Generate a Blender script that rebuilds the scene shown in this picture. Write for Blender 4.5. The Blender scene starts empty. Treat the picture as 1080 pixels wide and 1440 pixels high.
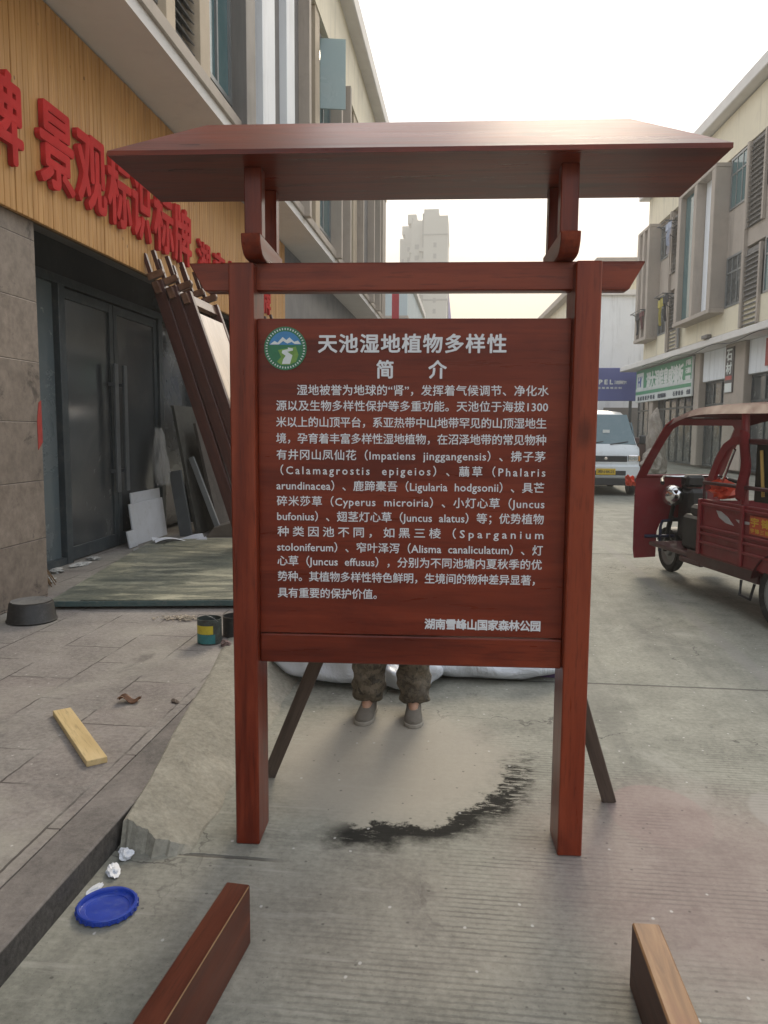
import bpy, bmesh, math, random
from mathutils import Matrix, Vector
R = math.radians
rnd = random.Random(7)
scene = bpy.context.scene
col = scene.collection

# ------------------------------------------------------------------ camera, sky, sun, exposure
cam_d = bpy.data.cameras.new('camera'); cam = bpy.data.objects.new('camera', cam_d); col.objects.link(cam)
cam_d.sensor_fit = 'VERTICAL'; cam_d.sensor_height = 24; cam_d.lens = 18.0
cam_d.clip_start = 0.05; cam_d.clip_end = 3000
yaw, pitch, roll = R(6.1), R(6.1), R(0.4)
fw = Vector((-math.sin(yaw)*math.cos(pitch), math.cos(yaw)*math.cos(pitch), -math.sin(pitch)))
r0 = Vector((math.cos(yaw), math.sin(yaw), 0)); u0 = r0.cross(fw)
cr = r0*math.cos(roll)+u0*math.sin(roll); cu = -r0*math.sin(roll)+u0*math.cos(roll)
cam.matrix_world = Matrix(((cr.x, cu.x, -fw.x, 0), (cr.y, cu.y, -fw.y, 0), (cr.z, cu.z, -fw.z, 1.5), (0, 0, 0, 1)))
scene.camera = cam

SUN_EL, SUN_AZ = 32.0, 8.0          # azimuth measured clockwise from the street direction (+Y)
w = bpy.data.worlds.new('World'); scene.world = w; w.use_nodes = True
nt = w.node_tree; bg = nt.nodes['Background']
sky = nt.nodes.new('ShaderNodeTexSky'); sky.sky_type = 'NISHITA'; sky.sun_disc = False
sky.sun_elevation = R(SUN_EL); sky.sun_rotation = R(SUN_AZ)
sky.air_density = 1.0; sky.dust_density = 7.0; sky.ozone_density = 1.0
hs = nt.nodes.new('ShaderNodeHueSaturation'); hs.inputs['Saturation'].default_value = 1.6; hs.inputs['Value'].default_value = 3.4
gm = nt.nodes.new('ShaderNodeGamma'); gm.inputs['Gamma'].default_value = 0.16      # thick white haze evens the sky out
nt.links.new(sky.outputs[0], gm.inputs['Color']); nt.links.new(gm.outputs[0], hs.inputs['Color']); # murky warm layer of air low over the horizon
tc = nt.nodes.new('ShaderNodeTexCoord'); sx = nt.nodes.new('ShaderNodeSeparateXYZ'); rp = nt.nodes.new('ShaderNodeValToRGB'); mx = nt.nodes.new('ShaderNodeMix')
mx.data_type = 'RGBA'; mx.blend_type = 'MULTIPLY'; mx.inputs[0].default_value = 1.0
el_ = rp.color_ramp.elements; el_[0].position = 0.10; el_[0].color = (0.64, 0.54, 0.43, 1); el_[1].position = 0.34; el_[1].color = (1, 1, 1, 1)
e3 = el_.new(0.2); e3.color = (0.75, 0.67, 0.585, 1)
nt.links.new(tc.outputs['Generated'], sx.inputs[0]); nt.links.new(sx.outputs[2], rp.inputs[0])
nt.links.new(hs.outputs[0], mx.inputs[6]); nt.links.new(rp.outputs[0], mx.inputs[7]); nt.links.new(mx.outputs[2], bg.inputs['Color'])
bg.inputs['Strength'].default_value = 0.15
sd = bpy.data.lights.new('sun', 'SUN'); sd.energy = 1.0; sd.angle = R(16); sd.color = (1.0, 0.86, 0.66)
sun = bpy.data.objects.new('sun', sd); col.objects.link(sun)
sv = Vector((math.sin(R(SUN_AZ))*math.cos(R(SUN_EL)), math.cos(R(SUN_AZ))*math.cos(R(SUN_EL)), math.sin(R(SUN_EL))))
sun.rotation_euler = sv.to_track_quat('Z', 'Y').to_euler()
vs = scene.view_settings; vs.view_transform = 'Standard'; vs.look = 'None'; vs.gamma = 1; vs.exposure = 1.35

# ------------------------------------------------------------------ node helpers
class NT:
    def __init__(s, name):
        s.m = bpy.data.materials.new(name); s.m.use_nodes = True
        s.t = s.m.node_tree; s.b = s.t.nodes['Principled BSDF']; s.out = s.t.nodes['Material Output']
        s._tc = None
    def n(s, typ, **kw):
        o = s.t.nodes.new(typ)
        for k, v in kw.items(): setattr(o, k, v)
        return o
    def put(s, sock, v):
        if isinstance(v, bpy.types.NodeSocket): s.t.links.new(v, sock)
        elif v is not None:
            if isinstance(v, (tuple, list)) and len(v) == 3 and sock.type == 'RGBA': v = (*v, 1)
            sock.default_value = v
    def pos(s, scale=(1, 1, 1), rot=(0, 0, 0), loc=(0, 0, 0), kind='Object'):
        if s._tc is None: s._tc = s.n('ShaderNodeTexCoord')
        mp = s.n('ShaderNodeMapping'); mp.inputs['Scale'].default_value = scale
        mp.inputs['Rotation'].default_value = rot; mp.inputs['Location'].default_value = loc
        s.t.links.new(s._tc.outputs[kind], mp.inputs['Vector']); return mp.outputs[0]
    def noise(s, vec, scale=5, detail=4, rough=0.55, dist=0.0):
        o = s.n('ShaderNodeTexNoise'); s.put(o.inputs['Vector'], vec)
        o.inputs['Scale'].default_value = scale; o.inputs['Detail'].default_value = detail
        o.inputs['Roughness'].default_value = rough; o.inputs['Distortion'].default_value = dist
        return o.outputs['Fac']
    def ramp(s, f, stops, interp='LINEAR'):
        o = s.n('ShaderNodeValToRGB'); o.color_ramp.interpolation = interp
        e = o.color_ramp.elements
        while len(e) < len(stops): e.new(0.5)
        for i, (p, c) in enumerate(stops):
            e[i].position = p; e[i].color = (*c, 1) if isinstance(c, tuple) else (c, c, c, 1)
        s.put(o.inputs[0], f); return o.outputs[0]
    def mix(s, f, a, b, mode='MIX'):
        o = s.n('ShaderNodeMix', data_type='RGBA', blend_type=mode)
        s.put(o.inputs[0], f); s.put(o.inputs[6], a); s.put(o.inputs[7], b); return o.outputs[2]
    def math(s, op, a, b=None, c=None, clamp=False):
        o = s.n('ShaderNodeMath', operation=op, use_clamp=clamp)
        s.put(o.inputs[0], a)
        if b is not None: s.put(o.inputs[1], b)
        if c is not None: s.put(o.inputs[2], c)
        return o.outputs[0]
    def sep(s, v):
        o = s.n('ShaderNodeSeparateXYZ'); s.put(o.inputs[0], v); return o.outputs
    def step(s, v, a, b):
        o = s.n('ShaderNodeMapRange', interpolation_type='SMOOTHSTEP')
        s.put(o.inputs[0], v); o.inputs[1].default_value = a; o.inputs[2].default_value = b; return o.outputs[0]
    def bump(s, h, st=0.3, dist=0.01, prev=None):
        o = s.n('ShaderNodeBump'); o.inputs['Strength'].default_value = st; o.inputs['Distance'].default_value = dist
        s.put(o.inputs['Height'], h)
        if prev is not None: s.put(o.inputs['Normal'], prev)
        return o.outputs[0]
    def fin(s, color=None, rough=None, normal=None, metal=None, coat=None, spec=None):
        b = s.b.inputs
        s.put(b['Base Color'], color); s.put(b['Roughness'], rough)
        if normal is not None: s.put(b['Normal'], normal)
        if metal is not None: s.put(b['Metallic'], metal)
        if coat is not None: s.put(b['Coat Weight'], coat)
        if spec is not None: s.put(b['Specular IOR Level'], spec)
        return s.m

def plain(name, c, rough=0.6, var=0.18, scale=6, metal=0.0, bump=0.05, dirt=None, coat=None, bdist=0.004, streak=0.0):
    t = NT(name); p = t.pos()
    f = t.noise(p, scale, 6, 0.62)
    lo = tuple(max(0, x*(1-var)) for x in c); hi = tuple(min(1, x*(1+var)) for x in c)
    cc = t.ramp(f, [(0.3, lo), (0.7, hi)])
    if dirt:
        g = t.noise(t.pos(loc=(3.1, 1.7, 5.2)), scale*2.3, 8, 0.7)
        cc = t.mix(t.math('MULTIPLY', t.step(g, 0.5, 0.72), dirt[1]), cc, dirt[0])
    if streak:      # rain streaks
        sk = t.step(t.noise(t.pos(scale=(1, 1, 0.09), loc=(1, 2, 3)), 2.6, 6, 0.7, 0.2), 0.5, 0.72)
        cc = t.mix(t.math('MULTIPLY', sk, streak), cc, tuple(x*0.5 for x in c))
    r = t.math('ADD', t.math('MULTIPLY', t.noise(p, scale*3, 4), 0.25), rough-0.12)
    nb = t.bump(t.noise(p, scale*9, 5, 0.6), bump, bdist) if bump else None
    return t.fin(cc, r, nb, metal, coat)

def wood(name, lo, mid, hi, axis='z', rough=0.4, fine=34, coat=0.25, knots=True, plank=0.0):
    t = NT(name)
    s = {'x': (0.07, 1, 1), 'y': (1, 0.07, 1), 'z': (1, 1, 0.07)}[axis]
    p = t.pos(scale=s)
    a = t.noise(p, 5.5, 5, 0.6, 0.8); b = t.noise(p, fine, 4, 0.6, 0.3)
    f = t.math('ADD', t.math('MULTIPLY', a, 0.7), t.math('MULTIPLY', b, 0.3))
    c = t.ramp(f, [(0.38, lo), (0.5, mid), (0.61, hi)])
    po = t.noise(t.pos(scale=tuple(x if x < 1 else 1 for x in s), loc=(5, 5, 5)), 110, 3, 0.6)
    c = t.mix(t.math('MULTIPLY', t.step(po, 0.52, 0.68), 0.45), c, tuple(x*0.6 for x in lo))
    if plank:
        # each board of the plank-laid surface has its own tone
        z = t.sep(t.pos())[2]
        wn = t.n('ShaderNodeTexWhiteNoise', noise_dimensions='1D')
        t.put(wn.inputs['W'], t.math('FLOOR', t.math('DIVIDE', z, plank)))
        c = t.mix(0.35, c, t.ramp(wn.outputs['Value'], [(0, lo), (1, hi)]))
    if knots:
        k = t.n('ShaderNodeTexVoronoi'); ks = {'x': (0.45, 1, 1), 'y': (1, 0.45, 1), 'z': (1, 1, 0.45)}[axis]
        t.put(k.inputs['Vector'], t.pos(scale=ks)); k.inputs['Scale'].default_value = 4.2
        c = t.mix(t.math('MULTIPLY', t.math('SUBTRACT', 1.0, t.step(k.outputs['Distance'], 0.03, 0.15)), 0.7), c, tuple(x*0.3 for x in lo))
    big = t.noise(t.pos(), 2.2, 3)
    c = t.mix(t.math('MULTIPLY', t.step(big, 0.4, 0.75), 0.25), c, hi)
    bl = t.step(t.noise(t.pos(scale=tuple(0.35 if x < 1 else 1 for x in s), loc=(8, 2, 5)), 4.2, 5, 0.65, 0.5), 0.5, 0.66)
    c = t.mix(t.math('MULTIPLY', bl, 0.5), c, lo)
    r = t.math('ADD', t.math('MULTIPLY', b, 0.22), rough-0.1)
    return t.fin(c, r, t.bump(f, 0.22, 0.004), 0.0, coat, spec=0.32)

def glass_dark(name, c=(0.03, 0.04, 0.045), rough=0.08, dust=0.35, dustc=(0.2, 0.2, 0.19), scale=1.6):
    t = NT(name); p = t.pos()
    g = t.math('MULTIPLY', t.step(t.noise(p, scale, 8, 0.7, 0.6), 0.42, 0.75), dust)
    cc = t.mix(g, c, dustc)
    r = t.math('ADD', rough, t.math('MULTIPLY', g, 0.6))
    return t.fin(cc, r, t.bump(t.noise(p, 2.5, 2), 0.02, 0.02), 0.0)

def clear_glass(name, tint=(0.8, 0.86, 0.84), haze=0.18):
    t = NT(name)
    tr = t.n('ShaderNodeBsdfTransparent'); tr.inputs[0].default_value = (*tint, 1)
    mx = t.n('ShaderNodeMixShader'); fr = t.n('ShaderNodeLayerWeight'); fr.inputs[0].default_value = 0.5
    f = t.math('ADD', t.math('MULTIPLY_ADD', t.math('POWER', fr.outputs['Facing'], 4.0), 0.5, 0.04), t.math('MULTIPLY', t.noise(t.pos(), 3, 6, 0.7), haze))
    t.put(t.b.inputs['Base Color'], (0.6, 0.62, 0.6)); t.b.inputs['Roughness'].default_value = 0.15
    t.put(mx.inputs[0], f); t.t.links.new(tr.outputs[0], mx.inputs[1]); t.t.links.new(t.b.outputs[0], mx.inputs[2])
    t.t.links.new(mx.outputs[0], t.out.inputs['Surface']); return t.m

# ------------------------------------------------------------------ mesh helpers
class MB:
    def __init__(s): s.bm = bmesh.new()
    def _add(s, vs_, fs):
        v = [s.bm.verts.new(p) for p in vs_]; out = []
        for f in fs:
            try: out.append(s.bm.faces.new([v[i] for i in f]))
            except ValueError: pass
        return v, out
    def box(s, x0, x1, y0, y1, z0, z1, bev=0.0, M=None, seg=1):
        P = [(x0,y0,z0),(x1,y0,z0),(x1,y1,z0),(x0,y1,z0),(x0,y0,z1),(x1,y0,z1),(x1,y1,z1),(x0,y1,z1)]
        if M is not None: P = [M @ Vector(p) for p in P]
        v, f = s._add(P, [(0,3,2,1),(4,5,6,7),(0,1,5,4),(1,2,6,5),(2,3,7,6),(3,0,4,7)])
        if bev:
            ed = list({e for q in f for e in q.edges})
            bmesh.ops.bevel(s.bm, geom=ed, offset=bev, segments=seg, affect='EDGES', profile=0.5)
        return s
    def prism(s, poly, axis, a, b, bev=0.0, M=None):
        def P(p, h):
            q = {'x': (h, p[0], p[1]), 'y': (p[0], h, p[1]), 'z': (p[0], p[1], h)}[axis]
            return M @ Vector(q) if M is not None else Vector(q)
        n = len(poly); V = [P(p, a) for p in poly]+[P(p, b) for p in poly]
        v, f = s._add(V, [tuple(range(n))[::-1], tuple(range(n, 2*n))]+[(i, (i+1) % n, n+(i+1) % n, n+i) for i in range(n)])
        bmesh.ops.recalc_face_normals(s.bm, faces=f)
        if bev:
            ed = list({e for q in f for e in q.edges})
            bmesh.ops.bevel(s.bm, geom=ed, offset=bev, segments=1, affect='EDGES', profile=0.5)
        return s
    def lathe(s, prof, n=32, M=None, c=(0, 0, 0), cap=True):
        rings = []
        for r, z in prof:
            ring = []
            for i in range(n):
                a = 2*math.pi*i/n; p = Vector((c[0]+r*math.cos(a), c[1]+r*math.sin(a), c[2]+z))
                ring.append(s.bm.verts.new(M @ p if M is not None else p))
            rings.append(ring)
        fs = []
        for k in range(len(rings)-1):
            for i in range(n):
                fs.append(s.bm.faces.new((rings[k][i], rings[k][(i+1) % n], rings[k+1][(i+1) % n], rings[k+1][i])))
        if cap:
            fs.append(s.bm.faces.new(rings[0][::-1])); fs.append(s.bm.faces.new(rings[-1]))
        return s
    def tube(s, pts, r, n=8, r1=None, caps=True):
        pts = [Vector(p) for p in pts]; rings = []; m = len(pts)
        up = Vector((0, 0, 1))
        for k, p in enumerate(pts):
            d = (pts[min(k+1, m-1)]-pts[max(k-1, 0)]).normalized()
            a = d.cross(up) if abs(d.dot(up)) < 0.95 else d.cross(Vector((1, 0, 0)))
            a.normalize(); b = a.cross(d)
            rr = r if r1 is None else r+(r1-r)*k/(m-1)
            rings.append([s.bm.verts.new(p+a*rr*math.cos(2*math.pi*i/n)+b*rr*math.sin(2*math.pi*i/n)) for i in range(n)])
        for k in range(m-1):
            for i in range(n):
                s.bm.faces.new((rings[k][i], rings[k+1][i], rings[k+1][(i+1) % n], rings[k][(i+1) % n]))
        if caps:
            s.bm.faces.new(rings[0]); s.bm.faces.new(rings[-1][::-1])
        bmesh.ops.recalc_face_normals(s.bm, faces=s.bm.faces[:])
        return s
    def grid(s, fn, nu, nv):
        v = [[s.bm.verts.new(fn(i/nu, j/nv)) for j in range(nv+1)] for i in range(nu+1)]
        for i in range(nu):
            for j in range(nv):
                s.bm.faces.new((v[i][j], v[i+1][j], v[i+1][j+1], v[i][j+1]))
        return s
    def strip(s, poly_pairs, th, nrm):
        """a band between two polylines given thickness along nrm"""
        n = len(poly_pairs); nrm = Vector(nrm)*th
        A = [Vector(p) for p, q in poly_pairs]; B = [Vector(q) for p, q in poly_pairs]
        V = A+B+[a+nrm for a in A]+[b+nrm for b in B]; F = []
        for i in range(n-1):
            F += [(i, i+1, n+i+1, n+i), (2*n+i, 3*n+i, 3*n+i+1, 2*n+i+1), (i, 2*n+i, 2*n+i+1, i+1), (n+i, n+i+1, 3*n+i+1, 3*n+i)]
        F += [(0, n, 3*n, 2*n), (n-1, 3*n-1, 4*n-1, 2*n-1)]
        v, f = s._add(V, F); bmesh.ops.recalc_face_normals(s.bm, faces=f); return s
    def build(s, name, mat, parent=None, smooth=True, ang=35):
        me = bpy.data.meshes.new(name); s.bm.to_mesh(me); s.bm.free()
        o = bpy.data.objects.new(name, me); col.objects.link(o)
        if mat: me.materials.append(mat)
        if smooth and len(me.polygons):
            me.shade_smooth(); me.set_sharp_from_angle(angle=R(ang))
        if parent: o.parent = parent
        return o

def tag(o, label=None, cat=None, group=None, kind=None):
    if label: o['label'] = label
    if cat: o['category'] = cat
    if group: o['group'] = group
    if kind: o['kind'] = kind
    return o
def thing(name, label, cat, loc=(0, 0, 0), rz=0.0, group=None):
    o = bpy.data.objects.new(name, None); o.empty_display_size = 0.2; col.objects.link(o)
    o.location = loc; o.rotation_euler = (0, 0, rz); return tag(o, label, cat, group)
def copy_tree(o, parent=None):
    c = o.copy(); col.objects.link(c)
    if parent: c.parent = parent
    for ch in list(o.children): copy_tree(ch, c)
    return c
def shift(o, dx, dy, dz):
    c = o.copy(); col.objects.link(c); c.location = (o.location.x+dx, o.location.y+dy, o.location.z+dz); return c
def BX(name, mat, parent, *a, bev=0.0): return MB().box(*a, bev=bev).build(name, mat, parent)
def frame_m(x, y, o):
    x = Vector(x); y = Vector(y); z = x.cross(y)
    return Matrix(((x.x, y.x, z.x, o[0]), (x.y, y.y, z.y, o[1]), (x.z, y.z, z.z, o[2]), (0, 0, 0, 1)))

def text(name, s, size, mat, parent, M, width=None, height=None, bold=0.0, ext=0.0, align='LEFT', res=2):
    """lettering as a mesh; M maps text x/y/normal into the parent's space; width/height fit the block"""
    cu_ = bpy.data.curves.new(name, 'FONT'); cu_.body = s; cu_.size = size; cu_.extrude = ext
    cu_.align_x = align; cu_.resolution_u = res
    o = bpy.data.objects.new(name, cu_); col.objects.link(o)
    def get():
        dg = bpy.context.evaluated_depsgraph_get(); dg.update()
        return bpy.data.meshes.new_from_object(o.evaluated_get(dg))
    me = get()
    def ext_(me, k): v = [x.co[k] for x in me.vertices]; return min(v), max(v)
    x0, x1 = ext_(me, 0)
    if width and len(s) > 1:
        g = size*0.9
        cu_.space_character = max(0.5, min(4, 1+(width-(x1-x0))/max(0.01, (x1-x0)*(1-1/len(s)))))
        me = get(); x0, x1 = ext_(me, 0)
    y0, y1 = ext_(me, 1)
    sx = width/(x1-x0) if width else 1.0; sy = height/(y1-y0) if height else 1.0
    if align == 'LEFT':
        me.transform(Matrix.Translation((-x0, -(y0 if height else 0), 0)))
    me.transform(Matrix.Diagonal((sx, sy, 1, 1)))
    if bold:   # heavier strokes: the glyph outlines laid over each other in a small ring
        bm = bmesh.new(); src = me.copy()
        for k in range(8):
            a = math.pi*k/4; c2 = src.copy(); c2.transform(Matrix.Translation((bold*math.cos(a), bold*math.sin(a), -k*max(0.00004, ext*0.012)))); bm.from_mesh(c2); bpy.data.meshes.remove(c2)
        bm.to_mesh(me); bm.free(); bpy.data.meshes.remove(src)
    me.transform(M)
    bpy.data.objects.remove(o)
    me.materials.clear(); me.materials.append(mat)
    me.name = name
    ob = bpy.data.objects.new(name, me); col.objects.link(ob); ob.parent = parent
    return ob

# ------------------------------------------------------------------ materials
M = {}
RED = ((0.082, 0.0115, 0.0056), (0.165, 0.0255, 0.0105), (0.225, 0.041, 0.0165))
for ax in 'xyz': M['wood_'+ax] = wood('stained_wood_'+ax, *RED, axis=ax, rough=0.3, coat=0.0)
M['panel'] = wood('stained_panel', (0.082, 0.0105, 0.0055), (0.16, 0.023, 0.0095), (0.215, 0.036, 0.0145), axis='x', rough=0.3, plank=0.139, coat=0.0)
M['dark_wood'] = wood('dark_stained_wood', (0.035, 0.012, 0.010), (0.06, 0.02, 0.015), (0.09, 0.032, 0.022), axis='z', rough=0.45)
M['raw_wood_y'] = wood('raw_wood', (0.26, 0.14, 0.07), (0.40, 0.25, 0.13), (0.52, 0.36, 0.2), axis='y', rough=0.65, coat=0.0)
M['raw_wood_x'] = wood('raw_pine', (0.42, 0.30, 0.14), (0.55, 0.41, 0.2), (0.64, 0.5, 0.28), axis='x', rough=0.6, coat=0.0)
M['old_wood'] = wood('weathered_wood', (0.06, 0.045, 0.036), (0.10, 0.075, 0.06), (0.15, 0.115, 0.09), axis='z', rough=0.75, coat=0.0)
M['white_ink'] = plain('white_lettering', (0.66, 0.67, 0.70), 0.5, 0.06, 20, bump=0)
M['red_letter'] = plain('red_letter_paint', (0.5, 0.03, 0.028), 0.75, 0.15, 4, bump=0.02); M['red_letter'].node_tree.nodes['Principled BSDF'].inputs['Specular IOR Level'].default_value = 0.15

def stone_clad():
    t = NT('brown_stone_cladding'); p = t.pos()
    z = t.sep(p)[2]
    fz = t.math('FRACT', t.math('DIVIDE', t.math('SUBTRACT', z, 0.02), 0.475))
    j = t.math('ADD', t.math('SUBTRACT', 1.0, t.step(fz, 0.0, 0.012)), t.step(fz, 0.988, 1.0), clamp=True)
    c = t.ramp(t.noise(p, 9, 8, 0.7), [(0.3, (0.1540, 0.1218, 0.0966)), (0.7, (0.3220, 0.2604, 0.2100))])
    wn = t.n('ShaderNodeTexWhiteNoise', noise_dimensions='1D'); t.put(wn.inputs['W'], t.math('FLOOR', t.math('DIVIDE', t.math('SUBTRACT', z, 0.02), 0.475)))
    c = t.mix(t.math('MULTIPLY', wn.outputs['Value'], 0.25), c, (0.1, 0.085, 0.07))
    stain = t.step(t.noise(t.pos(loc=(1.2, 4, 2)), 3.4, 8, 0.75, 0.5), 0.56, 0.68)
    c = t.mix(t.math('MULTIPLY', stain, 0.8), c, (0.045, 0.036, 0.03))
    wh = t.step(t.noise(t.pos(scale=(3, 3, 0.5), loc=(7, 2, 2)), 3.2, 6, 0.7), 0.66, 0.76)
    c = t.mix(t.math('MULTIPLY', wh, 0.4), c, (0.4, 0.37, 0.33))
    c = t.mix(t.math('MULTIPLY', j, 0.8), c, (0.05, 0.04, 0.035))
    return t.fin(c, 0.55, t.bump(t.math('MULTIPLY', j, -1.0), 0.6, 0.01, t.bump(t.noise(p, 60, 5), 0.12, 0.004)))
M['stone'] = stone_clad()

def pine_slats():
    t = NT('yellow_pine_slats'); p = t.pos()
    y = t.sep(p)[1]
    wn = t.n('ShaderNodeTexWhiteNoise', noise_dimensions='1D'); t.put(wn.inputs['W'], t.math('FLOOR', t.math('DIVIDE', y, 0.075)))
    g = t.noise(t.pos(scale=(1, 1, 0.06)), 22, 5, 0.6, 0.6)
    c = t.ramp(g, [(0.3, (0.42, 0.205, 0.065)), (0.55, (0.57, 0.31, 0.115)), (0.75, (0.68, 0.41, 0.175))])
    c = t.mix(t.math('MULTIPLY', wn.outputs['Value'], 0.4), c, (0.36, 0.19, 0.055))
    k = t.n('ShaderNodeTexVoronoi'); t.put(k.inputs['Vector'], t.pos(scale=(1, 1.6, 1.0))); k.inputs['Scale'].default_value = 3.3
    c = t.mix(t.math('MULTIPLY', t.math('SUBTRACT', 1.0, t.step(k.outputs['Distance'], 0.035, 0.07)), 0.7), c, (0.09, 0.04, 0.015))
    return t.fin(c, t.math('ADD', 0.32, t.math('MULTIPLY', g, 0.25)), t.bump(g, 0.15, 0.003), coat=0.0, spec=0.2)
M['slats'] = pine_slats()

M['soffit'] = plain('grey_soffit_render', (0.7130, 0.6842, 0.6497), 0.8, 0.06, 1.2, bump=0.08, dirt=((0.5520, 0.5232, 0.4945), 0.35))
M['beige'] = plain('beige_wall_paint', (0.5, 0.41, 0.3), 0.8, 0.1, 0.9, bump=0.06, dirt=((0.26, 0.21, 0.16), 0.45), streak=0.45)
M['cream'] = plain('cream_wall_paint', (0.7500, 0.6804, 0.5184), 0.8, 0.06, 0.7, bump=0.06, dirt=((0.5616, 0.4968, 0.3888), 0.35), streak=0.45)
M['taupe'] = plain('taupe_wall_paint', (0.4030, 0.3484, 0.2964), 0.8, 0.08, 0.8, bump=0.06, dirt=((0.2600, 0.2275, 0.1950), 0.4), streak=0.45)
M['pier'] = plain('grey_pier_paint', (0.1938, 0.1812, 0.1688), 0.75, 0.1, 0.9, bump=0.06, dirt=((0.1250, 0.1187, 0.1125), 0.4), streak=0.45)
M['whitewall'] = plain('white_wall_paint', (0.78, 0.81, 0.84), 0.75, 0.04, 0.5, bump=0.04, dirt=((0.62, 0.63, 0.63), 0.3), streak=0.45)
M['louver'] = plain('grey_louver_metal', (0.2, 0.195, 0.19), 0.5, 0.1, 3, metal=0.3, bump=0)
M['dark_in'] = plain('dark_void', (0.02, 0.02, 0.021), 0.85, 0.2, 3, bump=0)
M['alu'] = plain('slate_door_frame', (0.045, 0.058, 0.066), 0.4, 0.2, 3, metal=0.2, bump=0.03, dirt=((0.13, 0.13, 0.125), 0.5))
M['alu_light'] = plain('grey_window_frame', (0.22, 0.23, 0.23), 0.4, 0.1, 3, metal=0.3, bump=0)
M['glass_door'] = glass_dark('dusty_door_glass', (0.05, 0.056, 0.06), 0.1, 0.4, (0.13, 0.128, 0.12), 0.8)
M['glass_win'] = glass_dark('teal_window_glass', (0.07, 0.145, 0.155), 0.05, 0.2, (0.2, 0.26, 0.26))
M['glass_pale'] = glass_dark('pale_window_glass', (0.32, 0.42, 0.42), 0.15, 0.3, (0.45, 0.5, 0.5))
M['glass_shop'] = glass_dark('shop_glass', (0.05, 0.06, 0.062), 0.1, 0.5, (0.2, 0.2, 0.19))

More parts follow.
